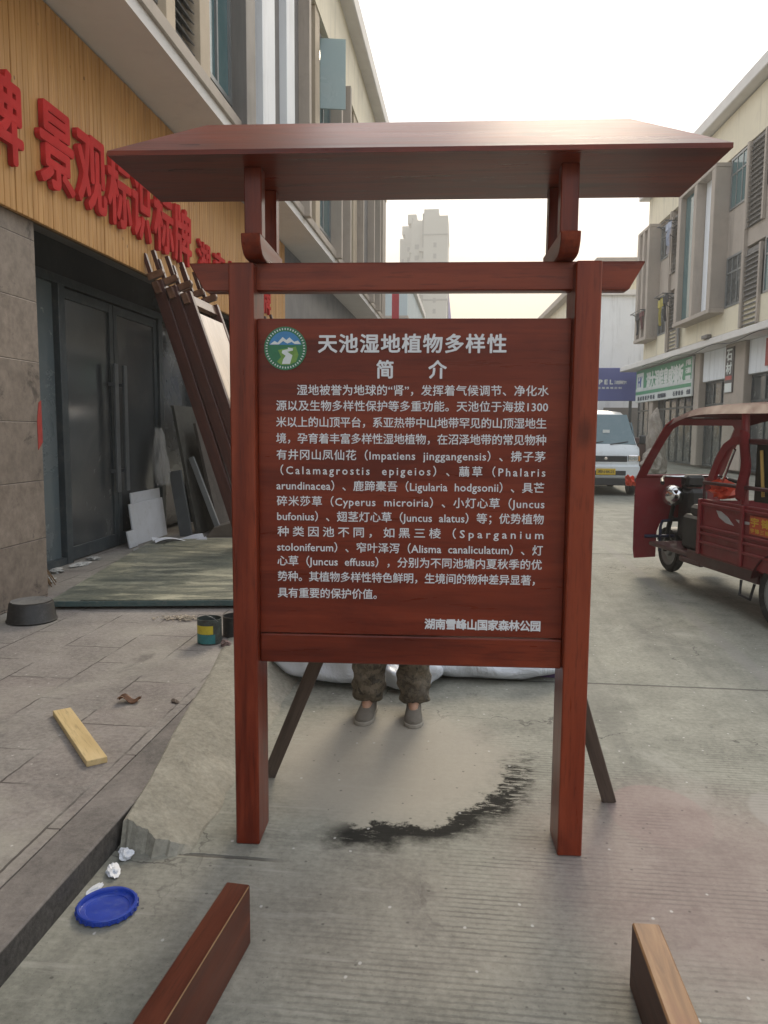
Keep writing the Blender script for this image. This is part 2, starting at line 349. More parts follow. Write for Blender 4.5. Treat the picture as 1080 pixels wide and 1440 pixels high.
def road_mat():
    t = NT('brushed_concrete_road'); p = t.pos(); X, Y, Z_ = t.sep(p)
    big = t.noise(p, 0.55, 6, 0.65, 0.4); midn = t.noise(p, 3.2, 8, 0.68, 0.3); fine = t.noise(p, 38, 6, 0.7)
    c = t.ramp(midn, [(0.3, (0.1401, 0.1419, 0.1199)), (0.5, (0.2360, 0.2364, 0.2015)), (0.7, (0.3361, 0.3338, 0.2833))])
    c = t.mix(t.math('MULTIPLY', t.step(big, 0.42, 0.66), 0.5), c, (0.3361, 0.3296, 0.2724))
    c = t.mix(t.math('MULTIPLY', t.step(t.noise(t.pos(loc=(5, 9, 0)), 1.1, 8, 0.7, 0.7), 0.53, 0.7), 0.55), c, (0.07, 0.068, 0.066))
    c = t.mix(0.35, c, t.ramp(fine, [(0.35, (0.1287, 0.1289, 0.1090)), (0.65, (0.3790, 0.3754, 0.3160))]))
    bands = t.noise(t.pos(scale=(1.0, 0.07, 1), loc=(2, 0, 0)), 1.9, 5, 0.6, 0.2)
    c = t.mix(t.math('MULTIPLY', t.step(bands, 0.5, 0.66), 0.38), c, (0.10, 0.10, 0.092))
    pl = t.step(t.noise(t.pos(loc=(7, 1, 0)), 1.5, 9, 0.75, 0.8), 0.55, 0.68)
    c = t.mix(t.math('MULTIPLY', pl, 0.55), c, (0.345, 0.34, 0.298))
    gt = t.step(t.noise(t.pos(loc=(1, 1, 4)), 95, 4, 0.7), 0.6, 0.68)
    c = t.mix(t.math('MULTIPLY', gt, 0.5), c, (0.055, 0.054, 0.05))
    # pale worn dashes of the rolled-in texture, oily blots and hairline cracks
    ds = t.step(t.noise(t.pos(scale=(0.35, 2.4, 1), loc=(1, 6, 0)), 7.5, 5, 0.6, 0.3), 0.56, 0.68)
    c = t.mix(t.math('MULTIPLY', t.math('MULTIPLY', ds, t.math('SUBTRACT', 1.0, t.step(X, -0.7, 0.4))), 0.5), c, (0.3750, 0.3687, 0.3250))
    ob = t.step(t.noise(t.pos(loc=(9, 2, 0)), 2.3, 9, 0.78, 1.0), 0.6, 0.72)
    c = t.mix(t.math('MULTIPLY', ob, 0.6), c, (0.06, 0.059, 0.055))
    cv = t.n('ShaderNodeTexVoronoi', feature='DISTANCE_TO_EDGE'); cw = t.n('ShaderNodeVectorMath', operation='ADD')
    cn = t.n('ShaderNodeTexNoise'); t.put(cn.inputs['Vector'], p); cn.inputs['Scale'].default_value = 2.2; cn.inputs['Detail'].default_value = 6
    cs = t.n('ShaderNodeVectorMath', operation='SCALE'); t.put(cs.inputs[0], cn.outputs['Color']); cs.inputs['Scale'].default_value = 0.9
    t.put(cw.inputs[0], p); t.put(cw.inputs[1], cs.outputs[0]); t.put(cv.inputs['Vector'], cw.outputs[0]); cv.inputs['Scale'].default_value = 0.42
    crk = t.math('MULTIPLY', t.math('SUBTRACT', 1.0, t.step(cv.outputs['Distance'], 0.0006, 0.0026)), t.step(t.noise(t.pos(loc=(6, 6, 1)), 0.8, 3), 0.45, 0.6))
    c = t.mix(t.math('MULTIPLY', crk, 0.75), c, (0.045, 0.043, 0.04))
    # reddish dusting of wood stain overspray, and a clean disc left by a pot
    def disc(cx, cy, rx, ry, soft, warp=0.0):
        dx = t.math('DIVIDE', t.math('SUBTRACT', X, cx), rx); dy = t.math('DIVIDE', t.math('SUBTRACT', Y, cy), ry)
        d = t.math('SQRT', t.math('ADD', t.math('MULTIPLY', dx, dx), t.math('MULTIPLY', dy, dy)))
        if warp: d = t.math('ADD', d, t.math('MULTIPLY', t.math('SUBTRACT', t.noise(p, 7, 5, 0.7), 0.5), warp))
        return t.math('SUBTRACT', 1.0, t.step(d, 1-soft, 1+soft)), d
    pk, _ = disc(0.85, 2.55, 0.62, 0.62, 0.5, 0.5); pk2, _ = disc(0.78, 2.98, 0.2, 0.26, 0.06, 0.05); pk3, _ = disc(-0.1, 2.2, 0.9, 0.4, 0.6, 0.5)
    pk = t.math('MAXIMUM', t.math('MULTIPLY', pk, 0.42), t.math('MULTIPLY', pk2, 0.5)); pk = t.math('MAXIMUM', pk, t.math('MULTIPLY', pk3, 0.12))
    c = t.mix(pk, c, (0.2990, 0.1950, 0.1885))
    wd, _ = disc(1.30, 3.05, 0.15, 0.19, 0.08, 0.06)
    c = t.mix(t.math('MULTIPLY', wd, 0.6), c, (0.3240, 0.3060, 0.2784))
    # smooth dry cement patch with a ragged black crescent along its edge
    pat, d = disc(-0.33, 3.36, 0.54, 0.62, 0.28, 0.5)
    c = t.mix(t.math('MULTIPLY', pat, 0.75), c, (0.3565, 0.3277, 0.2760))
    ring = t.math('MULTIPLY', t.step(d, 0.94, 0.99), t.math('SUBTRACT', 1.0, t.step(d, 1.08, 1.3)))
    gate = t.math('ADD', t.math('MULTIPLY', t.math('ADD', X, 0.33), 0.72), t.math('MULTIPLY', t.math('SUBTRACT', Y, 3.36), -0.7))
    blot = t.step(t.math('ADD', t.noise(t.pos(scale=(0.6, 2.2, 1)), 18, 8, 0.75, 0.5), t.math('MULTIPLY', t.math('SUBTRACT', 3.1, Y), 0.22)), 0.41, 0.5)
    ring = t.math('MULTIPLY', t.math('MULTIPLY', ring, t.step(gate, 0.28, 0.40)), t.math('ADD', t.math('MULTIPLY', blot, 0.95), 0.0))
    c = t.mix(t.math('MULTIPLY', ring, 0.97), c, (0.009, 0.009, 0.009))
    # brushed transverse grooves
    wv = t.n('ShaderNodeTexWave', wave_type='BANDS', bands_direction='Y'); t.put(wv.inputs['Vector'], p)
    wv.inputs['Scale'].default_value = 13.0; wv.inputs['Distortion'].default_value = 1.6; wv.inputs['Detail'].default_value = 5; wv.inputs['Detail Scale'].default_value = 2.2; wv.inputs['Detail Roughness'].default_value = 0.65
    wm = t.math('MULTIPLY', t.step(t.noise(t.pos(loc=(2, 3, 1)), 1.3, 4), 0.33, 0.6), t.math('SUBTRACT', 1.0, t.step(Y, 2.9, 4.6)))
    wm = t.math('MULTIPLY', wm, t.math('SUBTRACT', 1.0, pat))
    wm = t.math('MULTIPLY', wm, t.math('ADD', 0.25, t.math('MULTIPLY', t.step(X, -0.9, 0.1), 0.75)))
    wm = t.math('MULTIPLY', wm, t.step(t.noise(t.pos(scale=(0.6, 2.5, 1), loc=(4, 4, 4)), 5, 6, 0.7), 0.3, 0.62))
    gr = t.math('MULTIPLY', t.step(wv.outputs['Fac'], 0.1, 0.5), wm)
    c = t.mix(t.math('MULTIPLY', t.math('SUBTRACT', wm, gr), 0.48), c, (0.055, 0.052, 0.049))
    # joints
    def line(v, at, wd_):
        return t.math('SUBTRACT', 1.0, t.step(t.math('ABSOLUTE', t.math('SUBTRACT', v, at)), wd_*0.5, wd_))
    wob = t.math('MULTIPLY', t.math('SUBTRACT', t.noise(p, 9, 4), 0.5), 0.02)
    Yw = t.math('ADD', Y, wob); Xw = t.math('ADD', X, wob)
    j = line(Yw, 4.57, 0.014)
    for at in (9.6, 14.6, 19.6): j = t.math('MAXIMUM', j, line(Yw, at, 0.02))
    j = t.math('MAXIMUM', j, t.math('MULTIPLY', line(Yw, 2.49, 0.012), t.math('SUBTRACT', 1.0, t.step(X, -0.7, -0.6))))
    strip = t.math('MULTIPLY', line(Xw, 1.85, 0.07), t.step(Y, 4.4, 4.7))
    c = t.mix(t.math('MULTIPLY', strip, 0.5), c, (0.25, 0.24, 0.222))
    c = t.mix(t.math('MULTIPLY', j, 0.75), c, (0.07, 0.066, 0.062))
    # paint specks and dark crumbs
    v = t.n('ShaderNodeTexVoronoi', voronoi_dimensions='2D'); t.put(v.inputs['Vector'], t.pos(scale=(1, 0.8, 1))); v.inputs['Scale'].default_value = 7; v.inputs['Randomness'].default_value = 1
    wn = t.n('ShaderNodeTexWhiteNoise', noise_dimensions='3D'); t.put(wn.inputs[0], v.outputs['Position'])
    spk = t.math('MULTIPLY', t.math('SUBTRACT', 1.0, t.step(t.math('ADD', v.outputs['Distance'], t.math('MULTIPLY', t.noise(p, 60, 3), 0.06)), 0.05, 0.075)), t.math('GREATER_THAN', wn.outputs['Value'], 0.72))
    c = t.mix(t.math('MULTIPLY', spk, 0.7), c, (0.55, 0.54, 0.52))
    v2 = t.n('ShaderNodeTexVoronoi', voronoi_dimensions='2D'); t.put(v2.inputs['Vector'], t.pos(loc=(3.3, 1.1, 0))); v2.inputs['Scale'].default_value = 9
    wn2 = t.n('ShaderNodeTexWhiteNoise', noise_dimensions='3D'); t.put(wn2.inputs[0], v2.outputs['Position'])
    sp2 = t.math('MULTIPLY', t.math('SUBTRACT', 1.0, t.step(t.math('ADD', v2.outputs['Distance'], t.math('MULTIPLY', t.noise(p, 50, 3), 0.08)), 0.06, 0.10)), t.math('GREATER_THAN', wn2.outputs['Value'], 0.66))
    c = t.mix(t.math('MULTIPLY', sp2, 0.6), c, (0.06, 0.055, 0.05))
    n1 = t.bump(fine, 0.25, 0.004); n2 = t.bump(t.math('ADD', gr, t.math('SUBTRACT', 1.0, wm)), 0.3, 0.003, n1); n3 = t.bump(t.math('MULTIPLY', j, -1), 0.8, 0.01, n2)
    r = t.math('SUBTRACT', 0.78, t.math('MULTIPLY', pat, 0.05))
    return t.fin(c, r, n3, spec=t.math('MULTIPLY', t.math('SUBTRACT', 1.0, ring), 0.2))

def paving_mat():
    t = NT('mauve_paving_slabs'); p = t.pos(); X, Y, Z_ = t.sep(p)
    br = t.n('ShaderNodeTexBrick'); br.offset = 0.5; br.inputs['Scale'].default_value = 1.0
    wp = t.n('ShaderNodeVectorMath', operation='ADD')
    t.put(wp.inputs[0], t.pos(rot=(0, 0, R(90)), loc=(0.25, 1.44, 0)))
    nz = t.n('ShaderNodeTexNoise'); t.put(nz.inputs['Vector'], p); nz.inputs['Scale'].default_value = 14
    sc = t.n('ShaderNodeVectorMath', operation='SCALE'); t.put(sc.inputs[0], nz.outputs['Color']); sc.inputs['Scale'].default_value = 0.012
    t.put(wp.inputs[1], sc.outputs[0]); t.put(br.inputs['Vector'], wp.outputs[0])
    br.inputs['Brick Width'].default_value = 0.62; br.inputs['Row Height'].default_value = 0.37
    br.inputs['Mortar Size'].default_value = 0.005; br.inputs['Mortar Smooth'].default_value = 0.2
    br.inputs['Color1'].default_value = (0.2, 0.2, 0.2, 1); br.inputs['Color2'].default_value = (0.8, 0.8, 0.8, 1)
    midn = t.noise(p, 2.6, 9, 0.68, 0.4); fine = t.noise(p, 42, 6, 0.7)
    c = t.ramp(midn, [(0.3, (0.1596, 0.1489, 0.1360)), (0.5, (0.2428, 0.2248, 0.2054)), (0.7, (0.3468, 0.3231, 0.2935))])
    c = t.mix(t.math('MULTIPLY', br.outputs['Color'], 0.4), c, (0.1892, 0.1379, 0.1339))
    c = t.mix(0.32, c, t.ramp(fine, [(0.35, (0.1041, 0.0984, 0.0896)), (0.65, (0.3745, 0.3513, 0.3254))]))
    du = t.step(t.noise(t.pos(loc=(4, 1, 0)), 0.9, 7, 0.7, 0.6), 0.45, 0.68)
    c = t.mix(t.math('MULTIPLY', du, 0.65), c, (0.3420, 0.3264, 0.2784))
    dk = t.step(t.noise(t.pos(loc=(1, 7, 0)), 1.9, 8, 0.72, 0.5), 0.56, 0.72)
    c = t.mix(t.math('MULTIPLY', dk, 0.6), c, (0.06, 0.056, 0.052))
    jm = t.math('MULTIPLY', br.outputs['Fac'], t.step(t.noise(t.pos(loc=(8, 3, 0)), 3.1, 4), 0.36, 0.56))
    c = t.mix(t.math('MULTIPLY', jm, 0.85), c, (0.06, 0.05, 0.046))
    pt = t.step(t.noise(t.pos(scale=(1, 0.35, 1), loc=(2, 2, 0)), 6, 6, 0.7, 0.5), 0.67, 0.74)
    c = t.mix(t.math('MULTIPLY', pt, 0.75), c, (0.42, 0.395, 0.33))
    v = t.n('ShaderNodeTexVoronoi', voronoi_dimensions='2D'); t.put(v.inputs['Vector'], p); v.inputs['Scale'].default_value = 6
    wn = t.n('ShaderNodeTexWhiteNoise', noise_dimensions='3D'); t.put(wn.inputs[0], v.outputs['Position'])
    spk = t.math('MULTIPLY', t.math('SUBTRACT', 1.0, t.step(t.math('ADD', v.outputs['Distance'], t.math('MULTIPLY', t.noise(p, 60, 3), 0.06)), 0.045, 0.07)), t.math('GREATER_THAN', wn.outputs['Value'], 0.7))
    c = t.mix(t.math('MULTIPLY', spk, 0.7), c, (0.55, 0.53, 0.5))
    n2 = t.bump(t.math('MULTIPLY', jm, -1), 0.8, 0.012, t.bump(fine, 0.4, 0.005, t.bump(midn, 0.4, 0.03)))
    return t.fin(c, 0.75, n2, spec=0.2)

def rough_cement(name, a, b, d, sc=4):
    t = NT(name); p = t.pos(); m_ = t.noise(p, sc, 9, 0.7, 0.5); f = t.noise(p, 45, 6, 0.7)
    c = t.ramp(m_, [(0.28, a), (0.55, b), (0.75, d)])
    c = t.mix(0.3, c, t.ramp(f, [(0.35, tuple(x*0.5 for x in a)), (0.65, d)]))
    dk = t.step(t.noise(t.pos(loc=(2, 2, 2)), sc*2, 6, 0.7), 0.6, 0.74)
    c = t.mix(t.math('MULTIPLY', dk, 0.5), c, tuple(x*0.45 for x in a))
    return t.fin(c, 0.9, t.bump(f, 0.45, 0.006, t.bump(m_, 0.25, 0.015)), spec=0.2)
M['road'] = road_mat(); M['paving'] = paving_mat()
M['cement'] = rough_cement('sandy_cement', (0.2001, 0.1875, 0.1524), (0.3091, 0.2925, 0.2425), (0.4123, 0.3937, 0.3313))
def kerb_mat():
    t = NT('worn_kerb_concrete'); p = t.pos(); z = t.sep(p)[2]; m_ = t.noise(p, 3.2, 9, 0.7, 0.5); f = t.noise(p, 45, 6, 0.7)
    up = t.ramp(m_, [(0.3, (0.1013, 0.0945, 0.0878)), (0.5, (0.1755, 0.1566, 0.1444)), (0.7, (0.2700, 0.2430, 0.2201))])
    sd_ = t.ramp(t.noise(t.pos(scale=(1, 1, 0.3)), 9, 6, 0.7), [(0.3, (0.03, 0.028, 0.027)), (0.7, (0.065, 0.062, 0.058))])   # side face coloured darker than the top
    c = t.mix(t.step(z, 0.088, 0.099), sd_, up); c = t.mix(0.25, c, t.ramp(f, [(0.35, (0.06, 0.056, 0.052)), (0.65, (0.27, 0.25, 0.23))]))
    return t.fin(c, 0.85, t.bump(f, 0.4, 0.006, t.bump(m_, 0.4, 0.02)), spec=0.25)
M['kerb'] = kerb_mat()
def board_mat():
    t = NT('mortar_smeared_board'); p = t.pos(rot=(0, 0, R(-35))); st = t.noise(t.pos(scale=(0.55, 1.7, 1), rot=(0, 0, R(-20))), 3.0, 9, 0.72, 0.7); f = t.noise(p, 40, 6, 0.7)
    c = t.ramp(st, [(0.34, (0.04, 0.052, 0.045)), (0.46, (0.10, 0.112, 0.088)), (0.53, (0.24, 0.24, 0.175)), (0.62, (0.50, 0.48, 0.35))])
    gr = t.step(t.noise(t.pos(loc=(3, 1, 0)), 1.1, 5), 0.4, 0.62); c = t.mix(t.math('MULTIPLY', gr, 0.45), c, (0.085, 0.105, 0.088))
    c = t.mix(0.3, c, t.ramp(f, [(0.35, (0.05, 0.055, 0.045)), (0.65, (0.34, 0.33, 0.25))]))
    return t.fin(c, t.math('ADD', 0.25, t.math('MULTIPLY', st, 0.4)), t.bump(st, 0.25, 0.01, t.bump(f, 0.2, 0.003)), spec=0.5)
M['board'] = board_mat()

# ------------------------------------------------------------------ ground
def flat(name, x0, x1, y0, y1, z, mat):
    o = MB().grid(lambda a, b: (x0+(x1-x0)*a, y0+(y1-y0)*b, z), 1, 1).build(name, mat, None, False)
    return tag(o, kind='structure')
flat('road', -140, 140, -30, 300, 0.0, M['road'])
mb = MB(); mb.box(-16, -1.395, -8, 60, -0.05, 0.1)
tag(mb.build('pavement', M['paving']), kind='structure')
mb = MB()
for y0, y1 in ((-6, 1.2), (1.206, 8.0), (8.006, 30)):
    mb.box(-1.393, -1.222, y0, y1, -0.05, 0.101, bev=0.006)
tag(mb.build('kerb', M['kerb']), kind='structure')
mb = MB(); mb.box(10.2, 40, 12, 46, -0.05, 0.12)
tag(mb.build('far_pavement', M['paving']), kind='structure')

def ramp_pt(a, b):
    y = 2.505+4.8*b; k = b*4.8
    xt = -1.20-0.155*min(k, 2.4)+0.006*math.sin(y*5); xb = -0.945-0.015*k+0.008*math.sin(y*7.3)+0.006*math.sin(y*23)
    x = xt+(xb-xt)*a
    xk = -1.21
    z = 0.106 if x < xk else 0.106*(1-(x-xk)/(xb-xk))**1.0
    z += 0.003+0.002*math.sin(x*31+y*13)*math.sin(y*23)+0.0015*math.sin(x*71+y*57)
    if a > 0.99: z = -0.01
    if a < 0.01: z = 0.099
    return (x, y+(0.012*math.sin(a*9)+0.006*math.sin(a*23)+0.004*math.sin(a*61))*max(0, 1-b*60), z)
mb = MB().grid(ramp_pt, 26, 150)
# end face towards the camera
bm = mb.bm; bm.verts.ensure_lookup_table()
edge = [bm.verts[i*151] for i in range(27)]
low = [bm.verts.new((v.co.x+rnd.uniform(-0.003, 0.003), v.co.y-0.03-rnd.uniform(0, 0.02), -0.005)) for v in edge]
for i in range(26): bm.faces.new((edge[i], low[i], low[i+1], edge[i+1]))
bmesh.ops.recalc_face_normals(bm, faces=bm.faces[:])
o = mb.build('cement_ramp', M['cement'], None, True, 28)
tag(o, kind='structure')

# ------------------------------------------------------------------ the information sign
T29 = R(2.9)
sign = thing('information_sign', 'tall red-brown wooden information board with hipped roof and white Chinese text, standing on the road', 'sign', (-0.188, 2.607, 0), T29)
for x in (-0.6195, 0.5345):
    BX('post', M['wood_z'], sign, x, x+0.085, 0.0, 0.17, 0.0, 2.055, bev=0.004)
mb = MB(); mb.prism([(-0.77, 2.064), (0.772, 2.064), (0.72, 1.971), (-0.718, 1.971)], 'y', 0.055, 0.125, bev=0.003)
mb.build('cross_beam', M['wood_x'], sign)
BX('panel', M['panel'], sign, -0.534, 0.534, 0.05, 0.085, 0.776, 1.877, bev=0.002)
BX('bottom_rail', M['wood_x'], sign, -0.534, 0.534, 0.044, 0.12, 0.669, 0.772, bev=0.004)
for x in (-0.562, 0.472):
    pr = [(-0.058, 2.136), (0.33, 2.136), (0.33, 2.09), (0.30, 2.066), (0.01, 2.066), (-0.02, 2.072), (-0.04, 2.088), (-0.053, 2.108)]
    MB().prism([(p[0], p[1]) for p in pr], 'x', x, x+0.064, bev=0.003).build('bracket', M['wood_y'], sign)
    xc = x+0.032
    for y in (-0.015, 0.235):
        BX('roof_strut', M['wood_z'], sign, xc-0.029, xc+0.029, y, y+0.055, 2.137, 2.357, bev=0.003)
roof = MB()
zE, zR, yc, hd, hw, rw = 2.372, 2.54, 0.12, 0.25, 0.968, 0.718
ev = [(-hw, yc-hd), (hw, yc-hd), (hw, yc+hd), (-hw, yc+hd)]
V = [(*p, 2.357) for p in ev]+[(*p, zE) for p in ev]+[(-rw, yc, zR), (rw, yc, zR)]
roof._add(V, [(3, 2, 1, 0), (0, 1, 5, 4), (1, 2, 6, 5), (2, 3, 7, 6), (3, 0, 4, 7), (4, 5, 9, 8), (6, 7, 8, 9), (5, 6, 9), (7, 4, 8)])
roof = roof.build('roof', M['wood_x'], sign, False)
SF = lambda x, z, y=0.0485: frame_m((1, 0, 0), (0, 0, 1), (x, y, z))
LN = [(-0.3969, 0.4637, 1.6355, '湿地被誉为地球的“肾”，发挥着气候调节、净化水'), (-0.4697, 0.463, 1.5817, '源以及生物多样性保护等多重功能。天池位于海拔1300'),
      (-0.4702, 0.4591, 1.5255, '米以上的山顶平台，系亚热带中山地带罕见的山顶湿地生'), (-0.4706, 0.4596, 1.4691, '境，孕育着丰富多样性湿地植物，在沼泽地带的常见物种'),
      (-0.4699, 0.459, 1.4124, '有井冈山凤仙花（Impatiens  jinggangensis）、拂子茅'), (-0.4564, 0.4605, 1.359, '（Calamagrostis  epigeios）、虉草（Phalaris'),
      (-0.4708, 0.4576, 1.3051, 'arundinacea）、鹿蹄橐吾（Ligularia  hodgsonii）、具芒'), (-0.4701, 0.4603, 1.25, '碎米莎草（Cyperus  microiria）、小灯心草（Juncus'),
      (-0.4693, 0.4595, 1.1969, 'bufonius）、翅茎灯心草（Juncus  alatus）等；优势植物'), (-0.4686, 0.46, 1.1424, '种类因池不同，如黑三棱（Sparganium'),
      (-0.4702, 0.4593, 1.0878, 'stoloniferum）、窄叶泽泻（Alisma  canaliculatum）、灯'), (-0.4694, 0.4573, 1.0375, '心草（Juncus  effusus），分别为不同池塘内夏秋季的优'),
      (-0.4687, 0.435, 0.9822, '势种。其植物多样性特色鲜明，生境间的物种差异显著，'), (-0.4691, -0.1167, 0.9226, '具有重要的保护价值。')]
for x0, x1, z, s in LN:
    text('text_line', s, 0.0385, M['white_ink'], sign, SF(x0, z-0.0145), width=x1-x0, bold=0.0004, ext=0.0004)
text('title', '天池湿地植物多样性', 0.066, M['white_ink'], sign, SF(-0.3221, 1.7925-0.03), width=0.639, height=0.062, bold=0.0016, ext=0.001)
text('title', '简', 0.066, M['white_ink'], sign, SF(-0.1213, 1.7064-0.03), width=0.056, height=0.06, bold=0.0016, ext=0.001)
text('title', '介', 0.066, M['white_ink'], sign, SF(0.0567, 1.7064-0.03), width=0.06, height=0.06, bold=0.0016, ext=0.001)
text('park_name', '湖南雪峰山国家森林公园', 0.04, M['white_ink'], sign, SF(0.0544, 0.8187-0.0175), width=0.4035, height=0.037, bold=0.0011, ext=0.001)
# round emblem: green ring, blue sky, white peaks, green land, white winding river
em_g = plain('emblem_green', (0.03, 0.16, 0.075), 0.5, 0.1, 30, bump=0); em_b = plain('emblem_blue', (0.05, 0.2, 0.42), 0.5, 0.1, 30, bump=0)
em_l = plain('emblem_lime', (0.16, 0.30, 0.06), 0.5, 0.2, 30, bump=0); em_w = plain('emblem_white', (0.62, 0.66, 0.66), 0.5, 0.05, 30, bump=0)
EC = (-0.4364, 1.7763); ER = 0.0735
def circ(r, n=48, a0=0, a1=360): return [(EC[0]+r*math.cos(R(a0+(a1-a0)*i/n)), EC[1]+r*math.sin(R(a0+(a1-a0)*i/n))) for i in range(n+(0 if a1-a0 == 360 else 1))]
def epoly(pts): return [(EC[0]+x*ER, EC[1]+y*ER) for x, y in pts]
emblem = MB().prism(circ(ER), 'y', 0.0470, 0.0496).build('emblem', em_g, sign, False)
MB().prism(circ(ER*0.78, 40, 12, 168), 'y', 0.0462, 0.0469).build('emblem_sky', em_b, emblem, False)
MB().prism(epoly([(-.72, .18), (-.5, .34), (-.36, .26), (-.12, .52), (.05, .38), (.2, .5), (.42, .3), (.6, .36), (.73, .2), (.45, .2), (.3, .3), (.1, .22), (-.1, .34), (-.3, .18)]), 'y', 0.0455, 0.0461).build('emblem_peaks', em_w, emblem, False)
MB().prism(epoly([(-.34, -.08), (.5, .08), (.62, -.3), (.5, -.62), (.2, -.76), (-.2, -.76), (-.4, -.62), (-.2, -.4)]), 'y', 0.0455, 0.0461).build('emblem_meadow', em_l, emblem, False)
MB().prism(epoly([(.12, .04), (.36, .0), (.36, -.1), (.1, -.16), (.34, -.32), (.22, -.72), (-.16, -.72), (-.1, -.5), (.02, -.34), (-.16, -.22), (-.14, -.1), (.14, -.03)]), 'y', 0.0449, 0.0454).build('emblem_river', em_w, emblem, False)
mb = MB()
for k in range(44):
    a = 2*math.pi*k/44; Mx = Matrix.Translation((EC[0]+ER*0.89*math.cos(a), 0, EC[1]+ER*0.89*math.sin(a))) @ Matrix.Rotation(-a, 4, 'Y')
    mb.box(-0.0032, 0.0032, 0.0464, 0.0469, -0.0017, 0.0017, M=Mx)
mb.build('emblem_ring_lettering', em_w, emblem, False)

# props behind the sign
def stick(name, label, a, b, wx, wy, mat, up=(1, 0, 0)):
    a = Vector(a); b = Vector(b); d = b-a; L = d.length; z = d.normalized(); x = Vector(up); x = (x-z*x.dot(z)).normalized(); y = z.cross(x)
    Mx = Matrix(((x.x, y.x, z.x, 0), (x.y, y.y, z.y, 0), (x.z, y.z, z.z, 0), (0, 0, 0, 1)))
    o = MB().box(-wx/2, wx/2, -wy/2, wy/2, 0, L, bev=0.003).build(name, mat); o.matrix_world = Matrix.Translation(a) @ Mx
    return tag(o, label, 'prop')
stick('timber_prop', 'grey weathered timber prop leaning behind the left post of the information board', (-0.83, 3.13, 0.0), (-0.30, 2.755, 1.24), 0.055, 0.035, M['old_wood'])
stick('timber_prop', 'grey weathered timber prop leaning behind the right post of the information board', (0.604, 3.075, 0.0), (0.23, 2.755, 1.16), 0.055, 0.035, M['old_wood'])

# ------------------------------------------------------------------ foreground timbers
M['timber'] = wood('dark_timber_stain', (0.0562, 0.0137, 0.0075), (0.1125, 0.0275, 0.0137), (0.1875, 0.0537, 0.0250), axis='y', rough=0.38, coat=0.0)
def timber(label, x0, y0, y1, mat, top=None, rz=0):
    o = MB().box(0, 0.072, y1-y0, 0, 0, 0.183, bev=0.004).build('timber_beam', mat)
    o.location = (x0, y0, 0); o.rotation_euler = (0, 0, rz); return tag(o, label, 'timber')
t1 = timber('dark red-brown stained timber lying on edge at the bottom left beside the blue lid', -0.6755, 2.06, 0.75, M['timber'], rz=R(-4.5))
we = MB().box(0.0712, 0.0728, -0.62, -0.012, 0.1795, 0.1838).build('worn_edge', M['raw_wood_y'], t1)
def timber_worn():
    t = NT('worn_timber'); p = t.pos(); z = t.sep(p)[2]
    g = t.noise(t.pos(scale=(1, 0.08, 1)), 26, 6, 0.65, 0.6)
    c = t.ramp(g, [(0.3, (0.12, 0.055, 0.025)), (0.5, (0.24, 0.125, 0.055)), (0.7, (0.35, 0.21, 0.105))])
    b = t.step(t.noise(t.pos(scale=(1, 0.5, 1)), 9, 6, 0.7), 0.5, 0.7); c = t.mix(t.math('MULTIPLY', b, 0.6), c, (0.22, 0.095, 0.055))
    side = t.ramp(g, [(0.3, (0.045, 0.016, 0.011)), (0.7, (0.10, 0.036, 0.024))])
    c = t.mix(t.step(z, 0.172, 0.1795), side, c)      # stain covers the sides only, the upper face is bare wood
    return t.fin(c, 0.6, t.bump(g, 0.3, 0.004))
t2 = timber('stained timber lying on edge at the bottom right with bare worn wood on its top face', 0.467, 2.007, 0.75, timber_worn(), rz=R(1.0))

# ------------------------------------------------------------------ left shop building
B = thing('shop_building', 'long shop building on the left with yellow slatted fascia and red Chinese letters', 'building', (-3.4, 0, 0.1))
def LB(name, mat, x0, x1, y0, y1, z0, z1, bev=0.0, parent=None):   # world coordinates into the building's frame
    return BX(name, mat, parent or B, x0+3.4, x1+3.4, y0, y1, z0-0.1, z1-0.1, bev=bev)
LB('column', M['stone'], -4.3, -3.45, 3.6, 5.97, 0.1, 3.35, bev=0.006)
LB('column', M['stone'], -4.3, -3.45, 13.6, 15.0, 0.1, 3.35, bev=0.006)
LB('column', M['stone'], -4.3, -3.45, 22.5, 24.0, 0.1, 3.35, bev=0.006)
redp = plain('red_paint_mark', (0.36, 0.04, 0.03), 0.6, 0.2, 20, bump=0)
MB().prism([(5.90, 1.22), (5.968, 1.28), (5.968, 1.62), (5.93, 1.6), (5.90, 1.45)], 'x', -0.049, -0.046).build('paint_mark', redp, B, False)
LB('back_wall', M['pier'], -9.2, -9.0, -4, 25.8, 0.1, 4.9)
LB('upper_wall', M['taupe'], -9.0, -2.98, -4, 25.8, 5.0, 10.2)
LB('shop_ceiling', M['pier'], -9.0, -3.47, -4, 25.8, 3.36, 3.45)
LB('end_wall', M['taupe'], -9.0, -3.5, 25.6, 25.78, 0.1, 4.87)
LB('soffit', M['soffit'], -9.0, -2.765, -4, 25.8, 4.88, 5.0)
